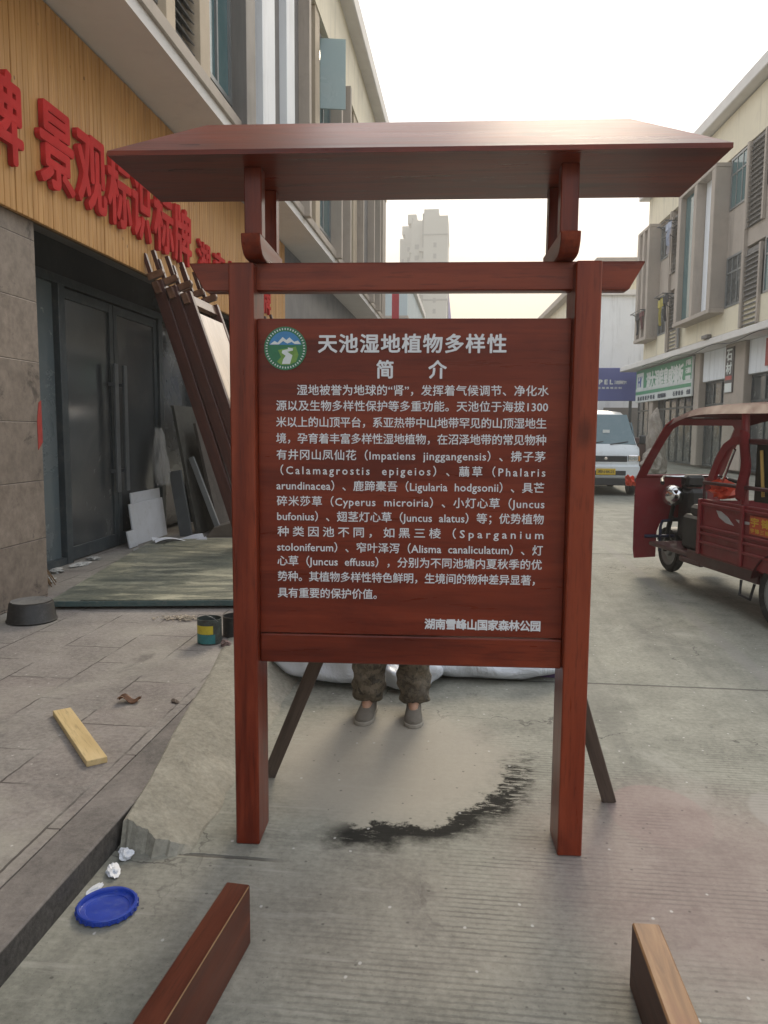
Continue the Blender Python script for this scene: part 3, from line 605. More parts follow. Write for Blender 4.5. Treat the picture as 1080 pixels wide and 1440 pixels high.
# fascia of vertical pine slats
mb = MB(); y = 1.0; sl = 0.075
while y < 14.2:
    d = rnd.uniform(-0.003, 0.003)
    mb.box(-3.43+3.4, -3.395+d+3.4, y+0.003, y+sl-0.003, 3.115-0.1, 4.86-0.1, bev=0.004); y += sl
fascia = mb.build('fascia', M['slats'], B)
BX('fascia_backing', plain('fascia_backing_ply', (0.15, 0.085, 0.035), 0.8, 0.2), B, -0.065, -0.033, 1.0, 14.2, 3.018, 4.758)
FM = lambda y, z, x=-3.388: frame_m((0, 1, 0), (0, 0, 1), (x+3.4, y, z-0.1))
for s, y0, y1 in (('牌', 5.2, 5.68), ('景', 5.93, 6.44), ('观', 6.52, 7.03), ('标', 7.08, 7.56), ('识', 7.61, 8.04), ('标', 8.14, 8.66), ('牌', 8.72, 9.24)):
    text('sign_letter', s, 0.6, M['red_letter'], fascia, FM(y0, 3.43, -3.365), width=y1-y0, height=0.62, bold=0.015, ext=0.022, res=3)
for k, s in enumerate('湖南标识标牌'):
    text('sign_letter', s, 0.4, M['red_letter'], fascia, FM(9.5+k*0.62, 3.42, -3.365), width=0.44, height=0.42, bold=0.011, ext=0.018)
slate = plain('slate_fascia_board', (0.075, 0.085, 0.105), 0.35, 0.15, 0.8, bump=0.02)
LB('fascia', slate, -3.5, -3.4, 14.25, 25.7, 3.15, 4.86)
# shop front
LB('transom', M['alu'], -4.18, -4.08, 5.98, 13.6, 2.93, 3.02)
LB('transom_panel', M['glass_door'], -4.16, -4.12, 5.98, 13.6, 3.02, 3.36)
LB('side_light', glass_dark('dusty_side_glass', (0.10, 0.125, 0.135), 0.2, 0.4, (0.2, 0.2, 0.19)), -4.17, -4.13, 5.98, 7.42, 0.16, 2.93)
LB('side_light', M['glass_door'], -4.17, -4.13, 9.98, 13.6, 0.16, 2.93)
for y in (7.42, 9.93, 11.1, 12.3): LB('mullion', M['alu'], -4.2, -4.06, y, y+0.12, 0.1, 2.93, bev=0.004)
LB('sill', M['alu'], -4.2, -4.07, 5.98, 7.42, 0.1, 0.17)
LB('shop_front', M['glass_door'], -4.17, -4.13, 15.0, 22.5, 0.1, 3.3)
def door(y0, y1):
    d = MB(); s = 0.09; z0, z1 = 0.115, 2.91; x0, x1 = -4.15+3.4, -4.09+3.4
    d.box(x0, x1, y0, y0+s, z0-0.1, z1-0.1, bev=0.003); d.box(x0, x1, y1-s, y1, z0-0.1, z1-0.1, bev=0.003)
    d.box(x0+0.001, x1-0.001, y0+s, y1-s, z0-0.1, z0+0.14-0.1, bev=0.003); d.box(x0+0.001, x1-0.001, y0+s, y1-s, z1-0.1-0.1, z1-0.1, bev=0.003)
    o = d.build('door', M['alu'], B)
    BX('pane', M['glass_door'], o, x0+0.02, x0+0.035, y0+s, y1-s, z0+0.04, z1-0.2)
    return o
d1 = door(7.5, 8.66); d2 = door(8.68, 9.92)
handle = plain('grey_door_handle', (0.14, 0.155, 0.17), 0.35, 0.12, 8, metal=0.6, bump=0)
for dd, y in ((d1, 8.49), (d2, 8.72)):
    h = MB(); x = -4.03+3.4
    h.box(x, x+0.03, y, y+0.09, 0.66, 2.13, bev=0.006)
    for z in (0.9, 1.9): h.box(x-0.07, x, y+0.03, y+0.06, z-0.02, z+0.02)
    h.build('handle', handle, dd)
# upper storeys, street side. each item: y0, y1, kind
XF = -2.76
def fin(y0, y1, z0=5.0, z1=8.85, out=0.0, mat='taupe', name='pilaster'):
    return LB(name, M[mat], -2.975, XF+out, y0, y1, z0, z1, bev=0.005)
def louver(y0, y1, z0, z1, parent=B, xo=-2.97, n=0.1):
    mb = MB(); z = z0+0.04
    while z < z1-0.03:
        Mx = Matrix.Translation((xo+0.12+3.4, 0, z-0.1)) @ Matrix.Rotation(R(38), 4, 'Y')
        mb.box(-0.05, 0.05, y0+0.03, y1-0.03, -0.006, 0.006, M=Mx); z += n
    o = mb.build('louver', M['louver'], parent, False)
    LB('louver_backing', M['dark_in'], xo+0.0, xo+0.02, y0, y1, z0, z1, parent=o)
    return o
def window(y0, y1, z0, z1, xo=-2.9, mat='glass_win', bars=(0.5,), hbar=0.6, fm='alu_light'):
    f = MB(); s = 0.055; a, b = xo+3.4, xo+0.06+3.4; zz0, zz1 = z0-0.1, z1-0.1
    f.box(a, b, y0, y0+s, zz0, zz1); f.box(a, b, y1-s, y1, zz0, zz1)
    f.box(a+.001, b-.001, y0+s, y1-s, zz0, zz0+s); f.box(a+.001, b-.001, y0+s, y1-s, zz1-s, zz1)
    for k in bars: ym = y0+(y1-y0)*k; f.box(a+.002, b-.002, ym-0.025, ym+0.025, zz0+s, zz1-s)
    if hbar: zm = zz0+(zz1-zz0)*hbar; f.box(a+.004, b-.004, y0+s, y1-s, zm-0.025, zm+0.025)
    o = f.build('window', M[fm], B, False)
    BX('pane', M[mat], o, a+0.015, a+0.03, y0+s, y1-s, zz0+s, zz1-s)
    return o
LB('sill_band', M['taupe'], -2.975, XF+0.03, -4, 25.8, 5.0, 5.14, bev=0.01)
def bay(o):
    """one repeat of the facade, 10.6 m long"""
    window(3.4+o, 4.9+o, 5.3, 8.8); fin(4.9+o, 5.1+o); window(5.1+o, 7.1+o, 5.3, 8.8, bars=(0.33, 0.66), hbar=0.35)
    fin(7.1+o, 7.32+o, mat='beige'); louver(7.32+o, 8.0+o, 5.14, 8.85); fin(8.0+o, 8.3+o, mat='beige')
    window(8.3+o, 9.32+o, 5.3, 8.8, hbar=0.42); fin(9.32+o, 9.72+o, out=0.1, mat='pier'); fin(9.72+o, 10.25+o, out=-0.06, mat='pier')
    fin(10.25+o, 10.9+o, out=0.05, mat='whitewall', name='white_pilaster'); fin(10.9+o, 11.6+o, out=-0.06, mat='pier')
    fin(11.6+o, 12.12+o, out=0.05, mat='whitewall', name='white_pilaster'); fin(12.12+o, 12.9+o, out=-0.06, mat='pier')
    fin(12.9+o, 13.06+o, out=0.12, mat='taupe'); louver(13.2+o, 13.9+o, 5.14, 8.85)
for o in (-10.6, 0.0): bay(o)
fin(14.0, 14.4, mat='beige'); w1 = window(14.4, 16.0, 5.3, 8.8, hbar=0.5)
aw = MB().box(0, 0.48, -0.02, 0.02, 0, 1.25, bev=0.004, M=Matrix.Translation((-2.86+3.4, 14.95, 7.5-0.1)) @ Matrix.Rotation(R(12), 4, 'Z')).build('open_casement', M['glass_pale'], w1)
fin(16.0, 16.16, out=0.14); fin(16.3, 17.2, out=-0.04, mat='pier'); fin(17.2, 17.36, out=0.14); window(17.5, 18.6, 5.3, 8.7, bars=(), hbar=0.5)
fin(18.6, 19.2, mat='beige'); fin(19.3, 19.46, out=0.14); louver(19.6, 20.3, 5.14, 8.85); fin(20.4, 21.5, out=-0.04, mat='pier'); fin(21.5, 21.66, out=0.14)
window(21.8, 22.9, 5.3, 8.7, bars=(), hbar=0.5); fin(23.0, 23.16, out=0.14); fin(23.3, 24.6, out=-0.04, mat='pier'); fin(24.9, 25.8, mat='taupe', out=0.0)
LB('parapet', M['cream'], -2.975, XF+0.02, -4, 25.8, 8.86, 10.2)
LB('eave', M['soffit'], -9.2, XF+0.3, -4.2, 26.0, 10.2, 10.6, bev=0.02)
# hanging red board at the end of the building
g = thing('banner_sign', 'tall narrow red hanging banner board at the far end of the left building', 'sign', (-2.5, 26.6, 0))
BX('board', plain('red_board', (0.42, 0.05, 0.07), 0.6, 0.1), g, -0.12, 0.12, -0.04, 0.04, 3.2, 6.75, bev=0.01)
MB().tube([(0, 0.09, 0), (0, 0.09, 6.7)], 0.04).build('pole', M['alu_light'], g)

# ------------------------------------------------------------------ unfinished signs leaning on the left shop
def lean_sign(name, label, bx, by, tilt, group, wd=0.95, Ls=3.05):
    """frame with its width along the street (y), leaning towards the wall (-x)"""
    g = thing(name, label, 'sign frame', (bx, by, 0.1), 0.0, group)
    g.rotation_euler = (0, -R(tilt), 0)
    for y in (0.0, wd-0.075): BX('post', M['dark_wood'], g, -0.06, 0.06, y, y+0.075, 0.0, Ls-0.2, bev=0.004)
    BX('panel', M['lean_panel'], g, 0.02, 0.054, 0.076, wd-0.076, Ls*0.45, Ls*0.86, bev=0.002)
    BX('bottom_rail', M['dark_wood'], g, -0.03, 0.035, 0.076, wd-0.076, Ls*0.40, Ls*0.447, bev=0.003)
    MB().prism([(-0.07, Ls*0.93), (wd+0.07, Ls*0.93), (wd+0.05, Ls*0.895), (-0.05, Ls*0.895)], 'x', -0.03, 0.03, bev=0.003).build('cross_beam', M['lean_wood'], g)
    for y in (0.04, wd-0.1):
        MB().prism([(-0.09, Ls*0.95), (0.07, Ls*0.95), (0.09, Ls*0.96), (0.09, Ls*0.972), (-0.09, Ls*0.972)], 'y', y, y+0.06, bev=0.003).build('bracket', M['lean_wood'], g)
        for x in (-0.07, 0.03): BX('roof_strut', M['dark_wood'], g, x, x+0.04, y+0.003, y+0.057, Ls*0.972+0.001, Ls+0.12, bev=0.003)
    return g
M['lean_panel'] = wood('varnished_panel', (0.30, 0.19, 0.11), (0.40, 0.27, 0.16), (0.5, 0.36, 0.23), axis='z', rough=0.3, coat=1.0)
M['lean_wood'] = wood('varnished_brown_wood', (0.09, 0.04, 0.024), (0.15, 0.075, 0.045), (0.22, 0.12, 0.075), axis='y', rough=0.35, coat=0.4)
GS = 'unfinished signs leaning against the shop'
for k, (bx, by, tl, lb) in enumerate(((-2.04, 8.0, 18.9, 'unfinished wooden sign with pale varnished panel, foremost of the stack leaning against the shop'),
                                      (-2.18, 7.95, 18.5, 'unfinished dark wooden sign frame, in the middle of the stack leaning against the shop'),
                                      (-2.33, 7.92, 18.0, 'unfinished dark wooden sign frame nearest the glass door, rearmost of the leaning stack'))):
    lean_sign('leaning_sign', lb, bx, by, tl, GS, Ls=(3.10, 3.15, 3.2)[k]).location.z = 0.18
for bx, by, lb in ((-2.35, 11.4, 'wooden sign frame in the farther leaning pair, on the street side'), (-2.6, 11.35, 'wooden sign frame in the farther leaning pair, on the shop side')):
    lean_sign('leaning_sign', lb, bx, by, 15, GS, Ls=3.2)

# ------------------------------------------------------------------ things on the left pavement
# stacked smeared boards on the ground
def ground_board(label, z0, th, x0, x1, y0, y1):
    o = MB().box(x0, x1, y0, y1, 0, th, bev=0.004).build('work_board', M['board']); o.location = (-3.19, 5.5, z0); o.rotation_euler = (0, 0, R(9.5))
    tag(o, label, 'board'); return o
teal = plain('teal_board_edge', (0.05, 0.085, 0.085), 0.5, 0.2, 8, dirt=((0.16, 0.16, 0.14), 0.5))
gb = thing('work_board', 'large mortar-smeared board with dark teal front edge lying before the glass door', 'board', (-3.19, 5.5, 0.13), R(9.5))
BX('sheet', M['board'], gb, 0, 1.72, 0.018, 3.5, 0, 0.035, bev=0.002)
BX('edge_strip', teal, gb, 0, 1.72, 0.0, 0.017, -0.005, 0.036, bev=0.002)
for y in (0.35, 1.8, 3.1): BX('batten', M['old_wood'], gb, 0.05, 1.65, y, y+0.06, -0.03, -0.001)
gs = MB().box(0.24, 1.7, 0.02, 3.42, 0, 0.008, bev=0.002).build('cover_sheet', M['board']); gs.location = (-3.19, 5.5, 0.166); gs.rotation_euler = (0, 0, R(9.5))
tag(gs, 'thin smeared sheet lying flat on top of the larger work board', 'board')
# black tub
tb = thing('black_tub', 'upturned black plastic tub with dusty grey bottom beside the stone column', 'tub', (-3.13, 5.18, 0.1))
blk = plain('black_plastic', (0.018, 0.017, 0.016), 0.5, 0.3, 9, bump=0.05, dirt=((0.09, 0.085, 0.08), 0.4))
MB().lathe([(0.172, 0), (0.176, 0.012), (0.168, 0.022), (0.15, 0.135), (0.144, 0.142)], 40).build('body', blk, tb)
MB().lathe([(0.135, 0.1425), (0.139, 0.150), (0.128, 0.146), (0.02, 0.147)], 36).build('base_disc', plain('dusty_tub_base', (0.16, 0.155, 0.145), 0.9, 0.25, 12, dirt=((0.05, 0.05, 0.05), 0.5)), tb)
# paint tins
def tin(label, loc, body, h=0.165, r=0.079):
    g = thing('paint_tin', label, 'tin', loc, R(-20), 'used paint tins')
    MB().lathe([(r-0.004, 0), (r, 0.004), (r, h-0.004), (r+0.003, h), (r-0.004, h), (r-0.006, 0.05), (0.002, 0.048)], 36, cap=False).build('can', body, g)
    a0, a1 = R(205), R(335)
    def arc(r_, z0, z1, s0=a0, s1=a1): return MB().grid(lambda u, v: (r_*math.cos(s0+(s1-s0)*u), r_*math.sin(s0+(s1-s0)*u), z0+(z1-z0)*v), 18, 1)
    return g, arc
tinm = plain('paint_streaked_tin', (0.06, 0.075, 0.07), 0.45, 0.4, 14, metal=0.3, dirt=((0.04, 0.015, 0.01), 0.8))
g, arc = tin('open paint tin with yellow and teal label and red-brown drips near the work board', (-1.66, 4.79, 0.1), tinm)
arc(0.0800, 0.01, 0.07).build('teal_label', plain('tin_teal', (0.03, 0.16, 0.17), 0.4, 0.2, 25, bump=0), g)
arc(0.0802, 0.072, 0.128, R(225), R(325)).build('yellow_label', plain('tin_yellow', (0.5, 0.4, 0.03), 0.4, 0.15, 25, bump=0), g)
MB().lathe([(0.072, 0.11), (0.001, 0.111)], 28, cap=False).build('paint', plain('wet_stain', (0.03, 0.008, 0.005), 0.15, 0.2, 9, bump=0), g)
MB().tube([(0.078*math.cos(R(a)), -0.01-0.05*math.sin(R(a)), 0.15+0.05*math.sin(R(a))) for a in range(0, 181, 15)], 0.0018, 6).build('handle', M['alu_light'], g)
g, arc = tin('dull dark open tin just behind the yellow-labelled paint tin', (-1.545, 4.98, 0.1), plain('dark_tin', (0.035, 0.035, 0.034), 0.5, 0.3, 12, metal=0.4, dirt=((0.1, 0.09, 0.08), 0.6)), 0.14, 0.083)
# plank offcut
pk_ = MB().box(0, 0.74, -0.042, 0.042, 0, 0.026, bev=0.002).build('wood_offcut', M['raw_wood_x']); pk_.location = (-1.955, 3.46, 0.1)
pk_.rotation_euler = (0, 0, math.atan2(2.93-3.44, -1.525+1.955)); tag(pk_, 'short yellow pine offcut lying on the paving slabs', 'offcut')
pk_.scale = (0.93, 1, 1)
# blue lid
lid_m = plain('blue_plastic', (0.018, 0.05, 0.34), 0.35, 0.15, 9, bump=0.02, dirt=((0.12, 0.16, 0.36), 0.5))
lid = thing('bucket_lid', 'round royal-blue plastic bucket lid lying upside down by the kerb', 'lid', (-1.093, 2.155, 0.002))
MB().lathe([(0.088, 0.0), (0.092, 0.004), (0.092, 0.017), (0.089, 0.02), (0.083, 0.02), (0.081, 0.017), (0.080, 0.008), (0.066, 0.0065), (0.064, 0.004), (0.001, 0.004)], 64, cap=False).build('disc', lid_m, lid)
mb = MB()
for k in range(24):
    a = 2*math.pi*k/24; mb.box(0.091, 0.095, -0.004, 0.004, 0.003, 0.014, M=Matrix.Rotation(a, 4, 'Z'))
mb.build('rim_tabs', lid_m, lid)
# scraps
def scrap(name, label, cat, loc, r, mat, h=0.4, seed=1, group=None, flat_=False):
    q = random.Random(seed); bm = bmesh.new(); bmesh.ops.create_icosphere(bm, subdivisions=3, radius=1)
    ph = [(q.uniform(1, 5), q.uniform(1, 5), q.uniform(1, 5), q.uniform(0, 6)) for _ in range(6)]
    for v in bm.verts:
        d = 1+sum(0.13*math.sin(a*v.co.x*1.6+b*v.co.y*1.6+c*v.co.z*1.6+e) for a, b, c, e in ph)+q.uniform(-0.09, 0.09)
        v.co = Vector((v.co.x*d*r[0], v.co.y*d*r[1], max(0.0, (v.co.z*d*0.5+0.42))*r[2]))
    mb = MB(); mb.bm.free(); mb.bm = bm
    o = mb.build(name, mat, None, True, 25); o.location = loc; o.rotation_euler = (0, 0, q.uniform(0, 6)); return tag(o, label, cat, group)
whp = plain('white_plastic_scrap', (0.62, 0.64, 0.68), 0.55, 0.08, 20, bump=0.05)
brn = plain('brown_paper_scrap', (0.2, 0.105, 0.06), 0.8, 0.3, 30, bump=0.3)
GP = 'scraps of white plastic along the kerb'
scrap('plastic_scrap', 'crumpled white plastic scrap right in the kerb corner', 'litter', (-1.165, 2.44, 0), (0.026, 0.02, 0.035), whp, seed=3, group=GP)
scrap('plastic_scrap', 'larger crumpled white plastic scrap a little nearer than the kerb corner', 'litter', (-1.165, 2.345, 0), (0.034, 0.02, 0.022), whp, seed=4, group=GP)
scrap('plastic_scrap', 'flat white plastic flake against the kerb between corner and blue lid', 'litter', (-1.18, 2.25, 0), (0.03, 0.014, 0.01), whp, seed=5, group=GP)
lf = MB().grid(lambda a, b: (a*0.11-0.055, (b*0.07-0.035)*(1-0.5*abs(a-0.5)), 0.012*math.sin(a*7)+0.01*math.sin(b*9+a*4)+0.018), 12, 8).build('paper_scrap', brn)
lf.location = (-1.70, 3.66, 0.1); tag(lf, 'curled brown paper scrap on the paving slabs behind the offcut', 'litter')
scrap('bark_scrap', 'small dark bark scrap at the edge of the cement ramp', 'litter', (-1.47, 3.69, 0.1), (0.035, 0.014, 0.012), M['old_wood'], seed=9)
scrap('rag_scrap', 'small crumpled reddish grey rag beside the paint tin', 'litter', (-1.53, 4.72, 0.1), (0.035, 0.03, 0.04), plain('rag', (0.19, 0.13, 0.12), 0.8, 0.3, 20, bump=0.2), seed=10)
GD = 'building rubbish before the glass door'
for k, (px, py, r_, lb) in enumerate(((-3.78, 6.55, (0.09, 0.05, 0.04), 'white broken plaster bit by the broom on the doorstep'), (-3.9, 7.35, (0.11, 0.05, 0.035), 'white broken plaster bit midway along the doorstep'),
        (-3.95, 7.75, (0.10, 0.06, 0.03), 'pale plaster flake under the first door panel'), (-3.93, 6.95, (0.06, 0.05, 0.05), 'grey plaster lump between broom and door'), (-3.72, 8.5, (0.16, 0.05, 0.025), 'flat pale board scrap by the white sheets'))):
    scrap('plaster_scrap', lb, 'litter', (px, py, 0.1), r_, plain('plaster_'+'abcde'[k], (0.42, 0.42, 0.4), 0.8, 0.2, 12, bump=0.3), seed=20+k, group=GD)
mb = MB(); q = random.Random(77)
for k in range(170):
    a = q.uniform(-1, 1)*q.random(); b = q.uniform(-1, 1)*q.random()
    Mx = Matrix.Translation((a*0.24, b*0.09, 0.004+0.02*(1-abs(a))*q.random())) @ Matrix.Rotation(q.uniform(0, 6.3), 4, 'Z') @ Matrix.Rotation(q.uniform(-0.6, 0.6), 4, 'X')
    L_ = q.uniform(0.006, 0.022); mb.box(-L_, L_, -0.003, 0.003, -0.0012, 0.0012, M=Mx)
o = mb.build('wood_shavings', plain('shavings', (0.42, 0.36, 0.28), 0.9, 0.6, 60, bump=0)); o.location = (-2.05, 5.36, 0.101); tag(o, 'scatter of pale wood shavings before the front edge of the work board', 'shavings', None, 'stuff')
ws = MB().grid(lambda a, b: (a*0.62, b*0.17-0.08+0.05*math.sin(a*3), 0.05+0.03*math.sin(a*6+b*2)+0.02*math.sin(b*8)), 20, 8).build('plastic_sheet', whp)
ws.location = (-3.62, 8.55, 0.13); ws.rotation_euler = (0, 0, R(38)); tag(ws, 'long white folded plastic sheet on the far corner of the work board', 'plastic sheet')
# broom
bg_ = thing('broom', 'worn straw broom leaning with its bristles down by the stone column', 'broom', (-3.72, 6.35, 0.1))
brs = wood('broom_straw', (0.1, 0.06, 0.03), (0.2, 0.13, 0.07), (0.3, 0.2, 0.11), axis='z', rough=0.85, coat=0, knots=False)
mb = MB(); q = random.Random(5)
for k in range(60):
    a = q.uniform(0, 6.28); r0_ = q.uniform(0, 0.03); r1_ = q.uniform(0.02, 0.1)
    p0 = Vector((-0.16+r0_*math.cos(a), 0.02+r0_*math.sin(a), 0.36)); p1 = Vector((0.02+r1_*math.cos(a), r1_*math.sin(a)*1.3, q.uniform(0.0, 0.03)))
    mb.tube([p0, (p0+p1)/2+Vector((0, 0, 0.01)), p1], 0.004, 5)
mb.build('bristles', brs, bg_)
MB().tube([(-0.05, 0.01, 0.14), (-0.06, 0.01, 0.17)], 0.07, 16, 0.062).build('binding', plain('broom_binding', (0.03, 0.025, 0.02), 0.7), bg_)
MB().tube([(-0.14, 0.02, 0.32), (-0.33, 0.05, 0.72)], 0.014, 10).build('handle', brs, bg_)
# white sheets, dark boards and bag by the door
def leaning_sheet(name, label, cat, mat, x, y0, y1, z1, th, tilt, group=None, x0off=0):
    o = MB().box(0, th, 0, y1-y0, 0, z1, bev=0.003).build(name, mat); o.location = (x, y0, 0.1); o.rotation_euler = (0, -R(tilt), 0)
    return tag(o, label, cat, group)
wsheet = plain('white_foam_board', (0.5, 0.52, 0.55), 0.7, 0.06, 3, bump=0.03, dirt=((0.33, 0.33, 0.32), 0.4))
leaning_sheet('white_board', 'large white board sheet leaning low against the glass door', 'board', wsheet, -3.94, 8.72, 9.72, 0.50, 0.02, 7, 'white boards at the glass door')
leaning_sheet('white_board', 'white board sheet standing higher behind the large one at the glass door', 'board', wsheet, -4.0, 8.86, 9.74, 0.62, 0.018, 4, 'white boards at the glass door')
leaning_sheet('white_board', 'small white board offcut at the left end of the white sheets', 'board', wsheet, -3.9, 8.5, 8.72, 0.2, 0.02, 10, 'white boards at the glass door')
dkb = plain('dark_green_board', (0.05, 0.05, 0.043), 0.7, 0.25, 3, bump=0.05, dirt=((0.12, 0.11, 0.095), 0.6))
leaning_sheet('dark_board', 'tall dark greenish panel leaning against the shop behind the plastic bag', 'panel', dkb, -3.55, 9.75, 10.6, 1.72, 0.04, 10)
leaning_sheet('dark_board', 'wider dark panel leaning in front of the tall greenish one, half behind the sign frames', 'panel', plain('dark_brown_panel', (0.06, 0.05, 0.043), 0.7, 0.25, 3, dirt=((0.13, 0.115, 0.1), 0.6)), -3.3, 9.9, 11.1, 1.5, 0.04, 12)
t_ = stick('metal_tube', 'pale grey metal tube leaning upright on the dark panels', (-3.2, 9.75, 0.1), (-3.62, 9.85, 1.12), 0.07, 0.05, M['alu_light']); t_['category'] = 'tube'
t_ = stick('metal_tube', 'dark grey metal tube leaning beside the plastic bag', (-3.62, 9.62, 0.1), (-3.78, 9.68, 0.95), 0.16, 0.05, plain('grey_tube', (0.1, 0.11, 0.115), 0.45, 0.15, 5, metal=0.4)); t_['category'] = 'tube'
crt = thing('cardboard_box', 'flattened dusty cardboard box lying at the foot of the dark panels', 'box', (-3.05, 9.62, 0.1), R(12))
cbm = plain('dusty_cardboard', (0.15, 0.125, 0.1), 0.85, 0.15, 6)
MB().prism([(-0.3, 0), (0.32, 0), (0.4, 0.2), (0.1, 0.21), (-0.2, 0.12)], 'y', 0, 0.3, bev=0.004).build('body', cbm, crt)
MB().prism([(0.1, 0.212), (0.4, 0.202), (0.5, 0.24)], 'y', 0.02, 0.28).build('flap', cbm, crt)
def film():
    t = NT('clear_plastic_film'); t.fin((0.5, 0.5, 0.48), 0.12, t.bump(t.noise(t.pos(), 12, 6, 0.6, 1.5), 1.0, 0.06)); t.b.inputs['Alpha'].default_value = 0.42; return t.m
filmm = film()
def bagf(a, b):
    th = a*2*math.pi; s = 0.05+0.1*math.sin(b*2.4)+0.02*math.sin(th*3+b*9)
    return (-3.93+0.0+s*0.6*math.cos(th)+0.06*b, 9.5+s*math.sin(th)+0.03*math.sin(b*7), 1.5-0.72*b+0.02*math.sin(th*5))
tag(MB().grid(bagf, 28, 20).build('plastic_bag', filmm), 'crumpled clear plastic bag hanging at the edge of the tall dark panel', 'bag')

# ------------------------------------------------------------------ sacks, basin and person behind the board
def sheet_white(name, c=(0.62, 0.66, 0.72)):
    t = NT(name); p = t.pos(); n = t.noise(p, 5, 5, 0.55, 1.2)
    return t.fin(t.ramp(n, [(0.3, tuple(x*0.85 for x in c)), (0.7, c)]), 0.4, t.bump(n, 0.8, 0.05, t.bump(t.noise(p, 70, 3), 0.1, 0.003)))
sackm = sheet_white('white_woven_plastic')
def sack(label, loc, L, W, H, rz, seed):
    q = random.Random(seed); ph = [q.uniform(0, 6) for _ in range(8)]
    bm = bmesh.new(); bmesh.ops.create_uvsphere(bm, u_segments=56, v_segments=36, radius=1)
    for v in bm.verts:
        x, y, z = v.co; sg = lambda a, k: math.copysign(abs(a)**k, a)
        x, y, z = sg(x, 0.8), sg(y, 0.75), sg(z, 0.7)
        d = 1+0.07*math.sin(4*x+ph[0]+3*y)+0.05*math.sin(7*y+5*z+ph[1])+0.05*math.sin(9*x+4*z+ph[2])+0.025*math.sin(17*x+13*y+ph[3])
        z2 = (z*0.5+0.5)*(1+0.15*math.sin(3*x+ph[4])); sag = 1+0.22*(1-z2)*0.6
        v.co = Vector((x*d*L*sag, y*d*W*sag, max(0.002, z2*H*d)))
    mb = MB(); mb.bm.free(); mb.bm = bm; o = mb.build('white_sack', sackm, None, True, 60)
    o.location = loc; o.rotation_euler = (0, 0, rz); return tag(o, label, 'sack', 'white sacks on the road')
sack('bulging white plastic sack lying left of the person, behind the leaning prop', (-0.76, 4.52, 0), 0.33, 0.24, 0.27, R(-6), 1)
sack('small white plastic sack lying between the legs of the person', (-0.34, 4.45, 0), 0.17, 0.2, 0.17, R(20), 2)
sack('long flat white plastic sack lying right of the person', (0.12, 4.72, 0), 0.46, 0.24, 0.25, R(5), 3)
bs = thing('basin', 'purple and white plastic basin on the road beside the right post', 'basin', (0.53, 4.80, 0))
MB().lathe([(0.15, 0), (0.155, 0.005), (0.19, 0.05), (0.185, 0.05), (0.15, 0.012), (0.001, 0.01)], 40, cap=False).build('bowl', plain('purple_plastic', (0.13, 0.08, 0.19), 0.4, 0.15, 6), bs)
MB().lathe([(0.19, 0.05), (0.205, 0.125), (0.212, 0.128), (0.2, 0.128), (0.185, 0.05)], 40, cap=False).build('rim', plain('white_plastic', (0.6, 0.58, 0.63), 0.4, 0.08, 6), bs)

def skinmesh(name, verts, edges, radii, mat, parent, root=0, sub=2, smooth=True):
    me = bpy.data.meshes.new(name); me.from_pydata([Vector(v) for v in verts], edges, [])
    o = bpy.data.objects.new(name, me); col.objects.link(o)
    md = o.modifiers.new('skin', 'SKIN'); md.use_smooth_shade = True
    for i, r_ in enumerate(radii):
        sv_ = me.skin_vertices[0].data[i]; sv_.radius = r_ if isinstance(r_, tuple) else (r_, r_); sv_.use_root = (i == root)
    sb = o.modifiers.new('sub', 'SUBSURF'); sb.levels = sub; sb.render_levels = sub
    dg = bpy.context.evaluated_depsgraph_get(); dg.update()
    m2 = bpy.data.meshes.new_from_object(o.evaluated_get(dg)); bpy.data.objects.remove(o)
    m2.name = name; m2.materials.clear(); m2.materials.append(mat); m2.shade_smooth()
    n = bpy.data.objects.new(name, m2); col.objects.link(n); n.parent = parent; return n
def camo():
    t = NT('camouflage_cloth'); p = t.pos()
    n = t.noise(p, 16, 4, 0.6, 1.0); n2 = t.noise(t.pos(loc=(3, 3, 3)), 22, 4, 0.6, 0.8)
    c = t.ramp(n, [(0.0, (0.055, 0.045, 0.032)), (0.44, (0.105, 0.088, 0.062)), (0.56, (0.155, 0.13, 0.095))], 'CONSTANT')
    c = t.mix(t.step(n2, 0.58, 0.6), c, (0.035, 0.032, 0.025))
    du = t.noise(p, 5, 6, 0.7); c = t.mix(t.math('MULTIPLY', t.step(du, 0.4, 0.7), 0.4), c, (0.24, 0.215, 0.18))
    return t.fin(c, 0.9, t.bump(t.noise(t.pos(scale=(1, 1, 0.6)), 18, 4, 0.6, 0.8), 0.8, 0.02))
